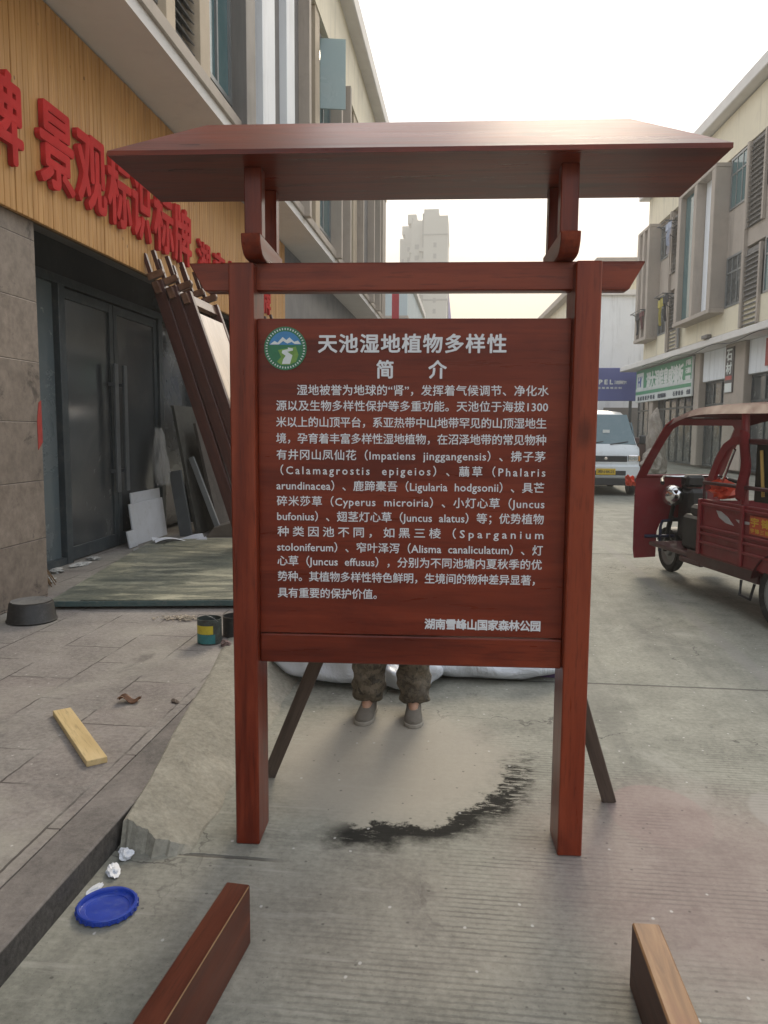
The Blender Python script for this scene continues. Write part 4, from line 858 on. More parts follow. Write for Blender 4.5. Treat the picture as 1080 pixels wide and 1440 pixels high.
def person():
    g = thing('person', 'person in camouflage trousers standing behind the information board, only the shins in view', 'person', (-0.375, 3.93, 0))
    skin = plain('skin', (0.42, 0.25, 0.17), 0.55, 0.08, 12, bump=0.03); cam_ = camo()
    V = []; E_ = []; Rr = []
    def add(p, r_, par=None):
        V.append(p); Rr.append(r_)
        if par is not None: E_.append((par, len(V)-1))
        return len(V)-1
    pel = add((0, 0, 0.92), (0.125, 0.095)); wst = add((0, 0, 1.08), (0.12, 0.085), pel); ch = add((0, -0.01, 1.27), (0.14, 0.1), wst)
    nk0 = add((0, 0, 1.40), (0.085, 0.07), ch); nk = add((0, -0.005, 1.455), 0.05, nk0)
    jaw = add((0, -0.02, 1.515), (0.058, 0.068), nk); hd_ = add((0, -0.012, 1.585), (0.072, 0.088), jaw); top = add((0, 0.0, 1.655), (0.052, 0.066), hd_)
    for s in (-1, 1):
        sh = add((s*0.165, 0, 1.375), 0.055, nk0); el = add((s*0.235, 0.02, 1.11), 0.04, sh); wr = add((s*0.245, -0.08, 0.875), 0.026, el)
        pm = add((s*0.245, -0.1, 0.815), (0.02, 0.036), wr)
        for k, (dy, L) in enumerate(((-0.032, 0.062), (-0.011, 0.072), (0.010, 0.067), (0.029, 0.054))):
            b0 = add((s*0.245, -0.105+dy*0.9, 0.775), 0.0095, pm); m0 = add((s*0.238, -0.11+dy, 0.775-L*0.55), 0.0088, b0); add((s*0.222, -0.112+dy, 0.775-L), 0.0075, m0)
        t0 = add((s*0.235, -0.138, 0.83), 0.011, pm); t1_ = add((s*0.222, -0.158, 0.80), 0.010, t0); add((s*0.212, -0.162, 0.775), 0.008, t1_)
        hp = add((s*0.095, 0.0, 0.87), 0.088, pel); kn = add((s*0.11, -0.015, 0.48), 0.056, hp); cf = add((s*0.115, 0.01, 0.32), 0.054, kn)
        ak = add((s*0.12, 0.02, 0.085), 0.036, cf); add((s*0.125, -0.10, 0.04), (0.036, 0.026), ak)
    body = skinmesh('body', V, E_, Rr, skin, g)
    # face
    for s in (-1, 1):
        MB().lathe([(0.001, -0.006), (0.009, -0.004), (0.012, 0), (0.009, 0.004), (0.001, 0.006)], 14, M=Matrix.Translation((s*0.03, -0.093, 1.588)) @ Matrix.Rotation(R(90), 4, 'X')).build('eye', plain('eye_dark', (0.05, 0.035, 0.03), 0.2, 0.1, bump=0), body)
        skinmesh('ear', [(s*0.072, 0.0, 1.60), (s*0.078, 0.005, 1.575), (s*0.073, 0.0, 1.55)], [(0, 1), (1, 2)], [0.011, 0.014, 0.009], skin, body, 1, 1)
    skinmesh('nose', [(0, -0.09, 1.59), (0, -0.105, 1.56), (0, -0.1, 1.548)], [(0, 1), (1, 2)], [0.008, 0.012, 0.012], skin, body, 1, 1)
    skinmesh('mouth', [(-0.022, -0.088, 1.524), (0, -0.094, 1.524), (0.022, -0.088, 1.524)], [(0, 1), (1, 2)], [0.004, 0.007, 0.004], plain('lips', (0.3, 0.12, 0.1), 0.5), body, 1, 1)
    skinmesh('hair', [(0, 0.02, 1.63), (0, 0.0, 1.66), (0, 0.05, 1.6), (0, 0.055, 1.55)], [(0, 1), (0, 2), (2, 3)], [(0.078, 0.088), (0.065, 0.075), (0.075, 0.06), (0.06, 0.04)], plain('black_hair', (0.015, 0.013, 0.012), 0.5, 0.3, 30), g, 0, 2)
    # jacket and trousers
    jk = plain('navy_jacket', (0.03, 0.035, 0.055), 0.85, 0.2, 8, bump=0.3)
    jv = [(0, 0, 0.93), (0, 0, 1.08), (0, -0.01, 1.27), (0, 0, 1.40), (0, -0.003, 1.44)]; je = [(0, 1), (1, 2), (2, 3), (3, 4)]; jr = [(0.155, 0.12), (0.145, 0.11), (0.165, 0.125), (0.11, 0.09), (0.068, 0.068)]
    for s in (-1, 1):
        b0 = len(jv); jv += [(s*0.168, 0, 1.375), (s*0.238, 0.02, 1.11), (s*0.246, -0.065, 0.905)]; je += [(3, b0), (b0, b0+1), (b0+1, b0+2)]; jr += [0.07, 0.058, 0.046]
    skinmesh('jacket', jv, je, jr, jk, g, 0)
    tv = [(0, 0, 0.95)]; te = []; tr = [(0.14, 0.108)]
    for s in (-1, 1):
        b0 = len(tv); tv += [(s*0.097, 0, 0.85), (s*0.112, -0.012, 0.48), (s*0.117, 0.0, 0.34), (s*0.119, 0.012, 0.22), (s*0.121, 0.012, 0.10), (s*0.123, 0.0, 0.055)]
        te += [(0, b0)]+[(b0+i, b0+i+1) for i in range(5)]; tr += [0.108, 0.096, 0.098, 0.096, 0.09, 0.084]
    tro = skinmesh('trousers', tv, te, tr, cam_, g, 0, 3)
    q = random.Random(3)
    for v in tro.data.vertices:
        c = v.co; k = 0.007*math.sin(c.z*46+6*math.sin(c.x*30))*(1 if c.z < 0.6 else 0.4)+0.004*math.sin(c.z*90+c.y*60)
        cx = 0.118*(1 if c.x > 0 else -1) if c.z < 0.8 else 0
        d = Vector((c.x-cx, c.y, 0)); v.co = c+d.normalized()*k if d.length > 1e-4 else c
    sh_ = plain('dusty_shoe', (0.16, 0.145, 0.12), 0.85, 0.2, 12, bump=0.1)
    for s in (-1, 1):
        up_ = MB(); n_ = 10
        rings = []
        for y, wd_, zt in ((0.085, 0.022, 0.07), (0.07, 0.036, 0.095), (0.02, 0.041, 0.10), (-0.04, 0.041, 0.085), (-0.09, 0.046, 0.062), (-0.14, 0.047, 0.05), (-0.172, 0.036, 0.042), (-0.19, 0.015, 0.034)):
            rings.append([up_.bm.verts.new((s*(0.121-0.05*y)+wd_*math.cos(math.pi*k/n_), y, 0.018+(zt-0.018)*max(0.0, math.sin(math.pi*k/n_))**0.7)) for k in range(n_+1)])
        for a_, b_ in zip(rings, rings[1:]):
            for k in range(n_): up_.bm.faces.new((a_[k], a_[k+1], b_[k+1], b_[k]))
        up_.bm.faces.new(rings[0]); up_.bm.faces.new(rings[-1]); bmesh.ops.recalc_face_normals(up_.bm, faces=up_.bm.faces[:])
        so_ = up_.build('shoe', sh_, g, True, 60)
        ol = [(0.085, 0.026), (0.07, 0.04), (0.02, 0.044), (-0.04, 0.044), (-0.09, 0.05), (-0.14, 0.051), (-0.175, 0.04), (-0.196, 0.016)]
        MB().prism([(s*(0.121-0.05*y)+w_, y) for y, w_ in ol]+[(s*(0.121-0.05*y)-w_, y) for y, w_ in ol[::-1]], 'z', 0.0, 0.02, bev=0.003).build('sole', plain('shoe_sole', (0.3, 0.28, 0.24), 0.8, 0.15, 20), so_)
        lc = MB()
        for y, z in ((-0.045, 0.086), (-0.065, 0.077), (-0.085, 0.067)): lc.tube([(s*(0.121-0.05*y)-0.02, y, z-0.006), (s*(0.121-0.05*y), y, z+0.001), (s*(0.121-0.05*y)+0.02, y, z-0.006)], 0.0028, 6)
        lc.build('laces', plain('shoe_laces', (0.35, 0.33, 0.29), 0.8), so_)
person()

# ------------------------------------------------------------------ right building (local x = outwards from the street, y = along it)
A29 = R(2.9)
RB = thing('apartment_block', 'three-storey cream and taupe shop block with projecting white bays and laundry on the right', 'building', (8.853, 32.095, 0), A29)
def rb(name, mat, *a, bev=0.0, parent=None): return BX(name, M[mat] if isinstance(mat, str) else mat, parent or RB, *a, bev=bev)
FAR = 7.1
rb('upper_wall', 'taupe', 0.2, 12, -16, FAR, 4.98, 12.5)
rb('parapet', 'cream', 0.0, 0.198, -16, FAR, 11.0, 12.5)
rb('end_panel', 'cream', 0.0, 12, FAR, FAR+0.06, 4.98, 12.5)
rb('eave', 'soffit', -0.4, 12.3, -16.2, FAR+0.5, 12.55, 12.98, bev=0.03)
rb('sill_wall', 'cream', 0.02, 0.198, -16, FAR, 5.0, 5.86)
rb('spandrel', 'taupe', 0.03, 0.198, -16, FAR, 7.62, 9.2)
def rlouver(y0, y1, z0, z1):
    mb = MB(); z = z0+0.06
    while z < z1-0.04:
        mb.box(-0.06, 0.06, y0+0.03, y1-0.03, -0.012, 0.012, M=Matrix.Translation((0.0, 0, z)) @ Matrix.Rotation(R(-38), 4, 'Y')); z += 0.16
    o = mb.build('louver', M['louver'], RB, False)
    f = MB(); f.box(-0.07, 0.02, y0-0.12, y0, z0, z1); f.box(-0.07, 0.02, y1, y1+0.12, z0, z1); f.build('louver_frame', M['taupe'], o)
    rb('louver_backing', 'pier', 0.025, 0.04, y0, y1, z0, z1, parent=o); return o
def rwin(y0, y1, z0, z1, mat='glass_shop', nb=2):
    f = MB(); s = 0.07
    f.box(0.0, 0.1, y0, y0+s, z0, z1); f.box(0.0, 0.1, y1-s, y1, z0, z1); f.box(0.001, 0.099, y0+s, y1-s, z0, z0+s); f.box(0.001, 0.099, y0+s, y1-s, z1-s, z1)
    for k in range(1, nb+1): ym = y0+(y1-y0)*k/(nb+1); f.box(0.01, 0.09, ym-.025, ym+.025, z0+s, z1-s)
    zt = z0+(z1-z0)*0.68; f.box(0.012, 0.088, y0+s, y1-s, zt-0.03, zt+0.03)
    o = f.build('window', M['alu_light'], RB, False); rb('pane', mat, 0.03, 0.05, y0+s, y1-s, z0+s, z1-s, parent=o); return o
def bayframe(y0, y1, z0=5.9, z1=10.75):
    """projecting grey frame with white panels between fins"""
    f = MB(); ym = (y0+y1)/2
    for a, b in ((y0, y0+0.35), (ym-0.15, ym+0.15), (y1-0.35, y1)): f.box(-0.5, 0.19, a, b, z0, z1, bev=0.015)
    f.box(-0.52, 0.19, y0-0.03, y1+0.03, z0-0.16, z0-0.002, bev=0.015); f.box(-0.5, 0.19, y0-0.01, y1+0.01, z1+0.002, z1+0.15, bev=0.015)
    o = f.build('bay_frame', M['taupe'], RB)
    w_ = (y1-y0-0.7-0.3)/2
    for a in (y0+0.35, ym+0.15):
        rb('white_panel', 'whitewall', -0.15, -0.12, a+w_*0.02, a+w_*0.98, z0+0.002, z1-0.002, parent=o)
    return o
bf = bayframe(-2.95, 1.1)
for k in range(24): pass
o = BX('glass_strip', M['glass_win'], bf, -0.3, -0.28, -0.2, 0.7, 5.92, 10.72)
bayframe(-13.5, -9.6); bayframe(5.1, 7.08)
for yy in (0.0, -10.6):
    rwin(-4.5+yy, -3.05+yy, 5.86, 7.6); rwin(-4.5+yy, -3.05+yy, 9.2, 10.95, 'glass_win')
    rlouver(-5.9+yy, -4.75+yy, 5.0, 7.5); rlouver(-5.9+yy, -4.75+yy, 8.2, 10.95)
rwin(-7.9, -6.2, 5.86, 7.6, 'glass_win'); rwin(-7.9, -6.2, 9.2, 10.95, 'glass_shop')
rwin(3.45, 5.0, 5.86, 7.6); rwin(3.45, 5.0, 9.2, 10.65); rlouver(2.1, 3.2, 5.0, 7.4); rlouver(2.1, 3.2, 8.3, 10.7)
for y in (-4.7, 3.4, 1.75, -8.05): rb('pilaster', 'taupe', -0.08, 0.19, y, y+0.14, 5.0, 10.98)
# canopy, soffit and shops
rb('canopy', 'soffit', -0.05, 1.4, -16, 11.5, 4.72, 4.97, bev=0.02)
rb('shop_wall', 'pier', 1.0, 1.2, -16, 11.5, 0.12, 4.718)
for y0, y1 in ((0.9, 1.5), (-3.6, -1.8), (-8.4, -7.0), (7.4, 8.0), (-13, -12)): rb('shop_pillar', 'taupe', 0.6, 0.998, y0, y1, 0.12, 4.716, bev=0.02)
for y0, y1 in ((-1.75, 0.85), (-6.95, -3.65), (-12, -8.45)):
    rb('shutter_box', 'whitewall', 0.72, 0.997, y0, y1, 3.52, 4.715, bev=0.02)
for y0, y1 in ((-1.75, 0.85), (-6.95, -3.65), (1.55, 4.4), (4.5, 7.35), (8.05, 11)):
    f = MB(); n = 3
    for k in range(n+1):
        y = y0+(y1-y0-0.08)*k/n; f.box(0.86, 0.96, y, y+0.08, 0.12, 3.5)
    for z in (0.12, 2.55, 3.42): f.box(0.862, 0.958, y0+0.08, y1-0.08, z, z+0.08)
    o = f.build('shop_window', M['alu'], RB, False); rb('pane', 'glass_shop', 0.9, 0.92, y0+0.08, y1-0.08, 0.2, 3.42, parent=o)
RT = lambda y, z, x: frame_m((0, -1, 0), (0, 0, 1), (x, y, z))
gsn = rb('shop_sign', plain('white_signboard', (0.62, 0.66, 0.65), 0.45, 0.05, 1, bump=0), 0.5, 0.6, 1.52, 10.2, 3.0, 4.66, bev=0.02)
grn = plain('green_signboard', (0.075, 0.29, 0.16), 0.5, 0.1, 0.8, bump=0)
BX('green_field', grn, gsn, 0.494, 0.5, 1.56, 10.16, 3.72, 4.64)
BX('green_band', grn, gsn, 0.4935, 0.4995, 1.56, 10.16, 3.4, 3.56)
whs = plain('white_sign_letters', (0.68, 0.72, 0.7), 0.5, 0.04, 2, bump=0)
text('lettering', '湖大湿庭皇威墙板', 0.8, whs, gsn, RT(8.2, 3.62, 0.488), width=5.6, height=0.82, bold=0.03, ext=0.004)
BX('logo_plate', whs, gsn, 0.488, 0.4935, 8.75, 10.0, 3.6, 4.5)
text('logo', 'HY', 0.8, plain('sign_blue', (0.06, 0.12, 0.35), 0.5, 0.1), gsn, RT(9.75, 3.8, 0.486), width=0.75, height=0.5, bold=0.02, ext=0.002)
for k, s in enumerate(('护墙板', '石膏线', '背景墙')):
    text('lettering', s, 0.3, whs, gsn, RT(2.3, 4.32-k*0.34, 0.488), width=0.66, height=0.24, bold=0.008, ext=0.004)
dks = plain('sign_dark_letters', (0.03, 0.05, 0.08), 0.5, 0.1)
for y, s, wd_ in ((9.7, '集成墙板护墙板', 3.0), (6.2, '背景墙装饰', 1.25), (3.9, '石膏线条', 1.4), (2.1, '全屋', 0.5)):
    text('lettering', s, 0.25, dks, gsn, RT(y, 3.1, 0.488), width=wd_, height=0.2, bold=0.008, ext=0.004)
BX('drain_spout', M['pier'], RB, -0.16, 0.0, -1.9, -1.3, 4.99, 5.12, bev=0.01)
for y in (1.62, -8.25): MB().tube([(-0.1, y, 5.0), (-0.1, y, 12.5)], 0.055, 8).build('drain_pipe', M['alu_light'], RB)
MB().tube([(-0.06, 7.0+(-23)*k/40, 4.66+0.05*math.sin(k*0.9)-0.04*math.sin(k*math.pi/8)**2) for k in range(41)], 0.012, 5).build('cable', M['dark_in'], RB)
# posters on the pillar
ps = rb('pillar_sign', plain('dark_pillar_sign', (0.10, 0.09, 0.085), 0.6, 0.1), 0.56, 0.597, -1.95-0.75, -1.95, 2.95, 4.6)
for k, s in enumerate('石材'): text('lettering', s, 0.45, whs, ps, RT(-2.05, 4.12-k*0.48, 0.552), width=0.5, height=0.4, bold=0.014, ext=0.004)
BX('red_stripe', plain('red_stripe', (0.4, 0.06, 0.05), 0.5), ps, 0.553, 0.558, -2.6, -2.0, 3.42, 3.56)
BX('white_plate', whs, ps, 0.553, 0.558, -2.62, -1.98, 2.97, 3.3)
rs = rb('red_sign', plain('red_shop_sign', (0.38, 0.05, 0.04), 0.5, 0.1), 0.66, 0.715, -6.5, -5.1, 3.7, 4.6)
# laundry racks: racks are bolted on, clothes hang on them as their own things
def rack(y0, y1, z):
    g = MB()
    for y in (y0, y1):
        g.tube([(0.0, y, z), (-0.75, y, z+0.02)], 0.022, 6); g.tube([(0.0, y, z-0.4), (-0.6, y, z)], 0.016, 6)
    for x in (-0.3, -0.55, -0.74): g.tube([(x, y0, z+0.01), (x, y1, z+0.01)], 0.016, 6)
    g.build('laundry_rack', M['alu'], RB)
    for yy in (y0, y1): pass
rack(1.9, 3.1, 10.2); rack(1.9, 3.1, 7.25); rack(5.3, 7.0, 7.1)
def garment(label, u, x, z, w_, h_, c, seed):
    q = random.Random(seed)
    loc = Matrix.Rotation(A29, 4, 'Z') @ Vector((x, u, 0)); a = q.uniform(0, 5)
    def f(s, t, off=0):
        ww = w_*(0.75+0.25*min(1, t*3)); return ((s-0.5)*0.03+0.03*math.sin(t*5+a+s*7)+off, (s-0.5)*ww, -t*h_+0.03*math.sin(s*9+a))
    mb = MB().grid(lambda s, t: f(s, t), 12, 12)
    geo = bmesh.ops.solidify(mb.bm, geom=mb.bm.faces[:], thickness=0.025)
    mb.box(-0.02, 0.02, -w_*0.72, w_*0.72, -h_*0.33, -h_*0.05, bev=0.008)
    o = mb.build('garment', plain('cloth_'+label.split()[0], c, 0.9, 0.2, 4, bump=0.1)); o.location = (8.853+loc.x, 32.095+loc.y, z); o.rotation_euler = (0, 0, A29)
    tag(o, label, 'laundry', 'laundry on the right block')
garment('pale blue shirt hanging on the top floor laundry rack', 2.1, -0.55, 10.2, 0.5, 0.95, (0.45, 0.5, 0.62), 1)
garment('white and grey top hanging farther out on the top floor rack', 2.9, -0.3, 10.2, 0.45, 1.1, (0.5, 0.47, 0.5), 2)
garment('black coat hanging on the first floor laundry rack', 2.05, -0.55, 7.25, 0.5, 1.1, (0.03, 0.03, 0.035), 3)
garment('yellow top hanging beside the black coat', 2.75, -0.55, 7.2, 0.5, 1.15, (0.42, 0.36, 0.08), 4)
garment('dark red jacket hanging on the far corner rack', 5.7, -0.55, 7.1, 0.5, 0.8, (0.16, 0.06, 0.06), 5)
garment('dark grey trousers hanging at the far corner rack', 6.4, -0.55, 7.1, 0.45, 1.0, (0.06, 0.06, 0.065), 6)

# ------------------------------------------------------------------ far right white building with the blue sign
WB = thing('white_building', 'plain white gabled-end building with cream upper storey beyond the parked van', 'building', (7.7, 47, 0), R(2.9))
def wb(name, mat, *a, parent=None, bev=0.0): return BX(name, M[mat] if isinstance(mat, str) else mat, parent or WB, *a, bev=bev)
wb('end_wall', 'whitewall', 0, 9, 0, 0.3, 0, 9.4); wb('upper_wall', 'cream', 0.02, 9, 0.35, 34, 0.0, 11.0)
wb('cornice', 'soffit', -0.15, 9.2, -0.2, 0.35, 9.4, 9.7); wb('gable', 'cream', 0.05, 9, 0.02, 0.34, 9.7, 10.95)
wb('roof', 'taupe', -0.5, 9.6, -0.5, 34.5, 11.0, 11.45, bev=0.04)
for k in range(7):
    for z in (4.6, 7.6):
        f = MB().box(-0.06, 0.02, 2+k*4.4, 4.6+k*4.4, z, z+2.0).build('window', M['pier'], WB); wb('pane', 'glass_shop', -0.08, -0.062, 2.15+k*4.4, 4.45+k*4.4, z+0.12, z+1.88, parent=f)
wb('ground_floor', 'pier', 0.3, 8.8, -0.12, -0.002, 0, 2.9); wb('shutter', 'louver', 0.7, 3.8, -0.2, -0.122, 0.1, 2.8)
BS = thing('billboard', 'blue shop billboard with white lettering fixed on the white building above the van', 'sign', (8.2, 44.4, 0))
bl = plain('blue_signboard', (0.075, 0.1, 0.30), 0.5, 0.08, 0.6, bump=0)
BX('board', bl, BS, -2.6, 1.2, 0, 0.18, 3.2, 5.02, bev=0.02)
BX('support', M['alu'], BS, -2.3, -2.15, 0.03, 0.15, 0, 3.198); BX('support', M['alu'], BS, 0.75, 0.9, 0.03, 0.15, 0, 3.198)
ST = lambda x, z: frame_m((1, 0, 0), (0, 0, 1), (x, -0.012, z))
text('lettering', 'FPEL', 0.4, whs, BS, ST(-1.2, 4.12), width=1.02, height=0.24, bold=0.012, ext=0.006)
text('lettering', '法佩尔', 0.3, whs, BS, ST(-0.1, 4.12), width=0.66, height=0.2, bold=0.004, ext=0.006)
text('lettering', '全屋高端定制', 0.16, whs, BS, ST(-1.0, 3.86), width=1.3, height=0.11, bold=0.002, ext=0.006)

# ------------------------------------------------------------------ towers and things far down the street
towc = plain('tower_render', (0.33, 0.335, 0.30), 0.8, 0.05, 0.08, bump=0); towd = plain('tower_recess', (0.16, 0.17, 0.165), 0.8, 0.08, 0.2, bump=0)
def tower(label, x, y, wd_, h, crown):
    g = thing('apartment_tower', label, 'tower', (x, y, 0), 0, 'apartment towers')
    BX('wall', towc, g, 0.35*wd_, wd_, 0, 14, 0, h); BX('side_wing', towc, g, 0, 0.31*wd_, 2, 15, 0, h-1.6)
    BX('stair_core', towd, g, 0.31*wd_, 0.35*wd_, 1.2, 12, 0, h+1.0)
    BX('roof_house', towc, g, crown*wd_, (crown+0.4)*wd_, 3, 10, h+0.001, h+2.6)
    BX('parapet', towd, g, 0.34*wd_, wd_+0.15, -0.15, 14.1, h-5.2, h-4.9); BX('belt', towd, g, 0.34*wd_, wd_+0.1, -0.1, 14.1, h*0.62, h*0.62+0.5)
    k = 0
    w0 = BX('window', towd, g, 0.62*wd_, 0.7*wd_, -0.06, 0.02, 4, 5.3); w1 = BX('window', towd, g, 0.1*wd_, 0.22*wd_, 1.94, 2.02, 4, 5.3); b0 = BX('balcony', towc, g, 0.22*wd_, 0.36*wd_, 0.6, 2.0, 3.2, 4.2)
    for f in range(1, int((h-8)/3)):
        for s in (w0, w1, b0): shift(s, 0, 0, 3*f).parent = g
    return g
tower('nearest pale apartment tower far down the street with stepped top', -16.6, 220, 10.3, 60.5, 0.34)
tower('middle pale apartment tower partly hidden behind the nearest one', -19.6, 236, 6.6, 63.5, 0.1)
tower('farthest pale apartment tower at the left of the cluster', -22.6, 252, 6.0, 64.2, 0.1)
OF = thing('office_block', 'low pale blue wall block far down on the left side of the street', 'building', (-6.6, 40, 0))
BX('wall', plain('pale_blue_wall', (0.45, 0.52, 0.54), 0.7, 0.05, 0.5, bump=0), OF, 0, 3.45, 0, 14, 0, 9.2)
for z in (3.4, 5.3, 7.2): BX('string_course', M['taupe'], OF, -0.03, 3.48, -0.04, 14.03, z, z+0.12)
BX('roof', M['soffit'], OF, -0.2, 3.6, -0.2, 14.2, 9.2, 9.5)
# mobile crane with a raised yellow boom
CR = thing('truck_crane', 'distant truck crane with raised yellow boom seen over the board panel', 'crane', (-2.2, 62, 0), R(8))
yel = plain('crane_yellow', (0.55, 0.33, 0.06), 0.5, 0.12, 2); drk = plain('crane_dark', (0.05, 0.05, 0.05), 0.6)
BX('chassis', drk, CR, -1.1, 1.1, 0, 8, 0.8, 1.25); BX('cab', yel, CR, -1.1, 1.1, -0.2, 1.8, 1.251, 2.9, bev=0.12); BX('turret', yel, CR, -1.0, 0.6, 4.0, 6.6, 1.251, 2.5, bev=0.08)
MB().tube([(-0.2, 5.6, 2.3), (-1.15, 3.5, 8.0), (-2.1, 1.4, 13.2)], 0.28, 8, 0.14).build('boom', yel, CR)
MB().tube([(-0.45, 4.4, 2.2), (-1.0, 3.6, 7.2)], 0.12, 8).build('lift_ram', M['alu_light'], CR)
for x in (-1.05, 0.8):
    for y in (1.2, 4.6, 6.4):
        MB().lathe([(0.2, 0), (0.45, 0.01), (0.5, 0.06), (0.5, 0.2), (0.45, 0.25), (0.2, 0.26)], 24, M=Matrix.Translation((x, y, 0.5)) @ Matrix.Rotation(R(90), 4, 'Y')).build('wheel', drk, CR)
FL = thing('feather_flag', 'tall lavender feather flag far down the street', 'flag', (-1.35, 50, 0))
MB().tube([(0, 0, 0), (0, 0, 11)], 0.05, 8, 0.02).build('pole', M['alu_light'], FL)
MB().strip([((0.03, 0, 3+k*0.8), (0.03+0.33*math.sin(math.pi*min(1, (k+2)/11)), 0.05*math.sin(k), 3+k*0.8)) for k in range(11)], 0.02, (0, 1, 0)).build('cloth', plain('lavender_cloth', (0.52, 0.46, 0.62), 0.8, 0.06), FL)

# ------------------------------------------------------------------ parked van (front towards the camera, -y)
VN = thing('parked_van', 'white minivan with yellow number plate parked facing down the road behind the right post', 'van', (3.22, 18.35, 0), R(0))
vw = plain('van_white_paint', (0.60, 0.64, 0.66), 0.3, 0.05, 2, bump=0, dirt=((0.42, 0.42, 0.4), 0.4), coat=0.5)
vb = plain('van_black_trim', (0.02, 0.022, 0.025), 0.45, 0.2, 5, bump=0.03)
vg = glass_dark('van_glass', (0.10, 0.16, 0.18), 0.06, 0.3, (0.25, 0.3, 0.32)); chrome = plain('chrome', (0.65, 0.65, 0.66), 0.15, 0.05, 5, metal=1.0, bump=0)
# cross-section lofted along the length; half width and heights change along y
def van_body():
    mb = MB(); st = [  # y, zbot, zbelt, ztop, half width at belt, half width at roof
        (0.0, 0.42, 0.93, 0.95, 0.70, 0.68), (0.05, 0.34, 1.05, 1.07, 0.77, 0.72), (0.22, 0.3, 1.12, 1.2, 0.80, 0.72), (0.555, 0.28, 1.16, 1.53, 0.81, 0.69), (0.88, 0.28, 1.16, 1.88, 0.815, 0.65),
        (1.15, 0.28, 1.16, 1.98, 0.82, 0.64), (2.0, 0.28, 1.16, 2.03, 0.82, 0.65), (3.4, 0.28, 1.16, 2.02, 0.82, 0.65), (4.0, 0.3, 1.14, 1.95, 0.81, 0.63), (4.2, 0.36, 1.08, 1.7, 0.77, 0.6)]
    rings = []
    for y, zb, zm, zt, wb_, wr in st:
        P = [(-wb_*0.93, zb), (-wb_, zb+0.1), (-wb_, (zb+zm)/2), (-wb_*0.99, zm), (-(wb_*0.3+wr*0.7), zm+(zt-zm)*0.62), (-wr*0.96, zt-(zt-zm)*0.12), (-wr*0.8, zt-(zt-zm)*0.02), (-wr*0.35, zt+0.012)]
        P = P+[(-a, b) for a, b in P[::-1]]
        rings.append([mb.bm.verts.new((a, y, b)) for a, b in P])
    n = len(rings[0])
    for k in range(len(rings)-1):
        for i in range(n): mb.bm.faces.new((rings[k][i], rings[k][(i+1) % n], rings[k+1][(i+1) % n], rings[k+1][i]))
    mb.bm.faces.new(rings[0]); mb.bm.faces.new(rings[-1])
    bmesh.ops.recalc_face_normals(mb.bm, faces=mb.bm.faces[:])
    return mb.build('body', vw, VN, True, 40)
vbd = van_body()
def vquad(name, P, mat, parent, th=0.012):
    P = [Vector(p) for p in P]; n = (P[1]-P[0]).cross(P[2]-P[0]).normalized()*th
    mb = MB(); v, f = mb._add([p for p in P]+[p+n for p in P], [(3, 2, 1, 0), (4, 5, 6, 7), (0, 1, 5, 4), (1, 2, 6, 5), (2, 3, 7, 6), (3, 0, 4, 7)]); return mb.build(name, mat, parent)
vquad('windscreen', [(-0.71, 0.235, 1.19), (0.71, 0.235, 1.19), (0.60, 0.86, 1.885), (-0.60, 0.86, 1.885)], vg, VN, 0.03)
for s in (-1, 1):
    vquad('side_window', [(s*0.80, 0.75, 1.22), (s*0.80, 1.7, 1.22), (s*0.725, 1.7, 1.72), (s*0.735, 0.98, 1.72)][::s], vg, VN, 0.02)
    vquad('side_window', [(s*0.80, 1.8, 1.22), (s*0.80, 3.6, 1.22), (s*0.725, 3.6, 1.74), (s*0.725, 1.8, 1.74)][::s], vg, VN, 0.02)
    hl = BX('headlight', chrome, VN, min(s*0.5, s*0.745), max(s*0.5, s*0.745), -0.015, 0.06, 0.80, 0.96, bev=0.02)
    for x in (0.57, 0.67): MB().lathe([(0.05, 0), (0.045, 0.012), (0.001, 0.016)], 20, M=Matrix.Translation((s*x, -0.016, 0.88)) @ Matrix.Rotation(R(90), 4, 'X'), cap=False).build('lamp_lens', clear_glass('lamp_lens', (0.7, 0.75, 0.75), 0.5), hl)
    BX('indicator', plain('amber_lens', (0.5, 0.22, 0.05), 0.3), hl, min(s*0.746, s*0.775), max(s*0.746, s*0.775), 0.0, 0.06, 0.82, 0.94, bev=0.008)
    BX('fog_lamp', chrome, VN, min(s*0.5, s*0.68), max(s*0.5, s*0.68), -0.035, 0.0, 0.5, 0.58, bev=0.015)
    mr = BX('mirror', vb, VN, min(s*0.84, s*0.98), max(s*0.84, s*0.98), 0.42, 0.5, 1.2, 1.42, bev=0.03)
    MB().tube([(s*0.79, 0.5, 1.18), (s*0.86, 0.46, 1.26)], 0.015, 8).build('mirror_arm', vb, mr)
    for y in (0.62, 3.3):
        wh = MB().lathe([(0.17, 0), (0.27, 0.0), (0.29, 0.03), (0.29, 0.15), (0.27, 0.18), (0.17, 0.18)], 32, M=Matrix.Translation((s*0.72-0.09, y, 0.29)) @ Matrix.Rotation(R(90), 4, 'Y')).build('wheel', vb, VN)
        MB().lathe([(0.001, 0.06), (0.08, 0.05), (0.165, 0.03), (0.17, 0.0)], 24, M=Matrix.Translation((s*0.815, y, 0.29)) @ Matrix.Rotation(R(90*s), 4, 'Y') @ Matrix.Translation((0, 0, -0.05)), cap=False).build('rim', M['alu_light'], wh)
gr_ = BX('grille', vb, VN, -0.49, 0.49, -0.02, 0.06, 0.80, 0.94, bev=0.015)
MB().lathe([(0.04, 0), (0.035, 0.008), (0.001, 0.01)], 20, M=Matrix.Translation((0, -0.022, 0.875)) @ Matrix.Rotation(R(90), 4, 'X'), cap=False).build('badge', chrome, gr_)
bp = BX('bumper', vw, VN, -0.78, 0.78, -0.05, 0.3, 0.42, 0.74, bev=0.05)
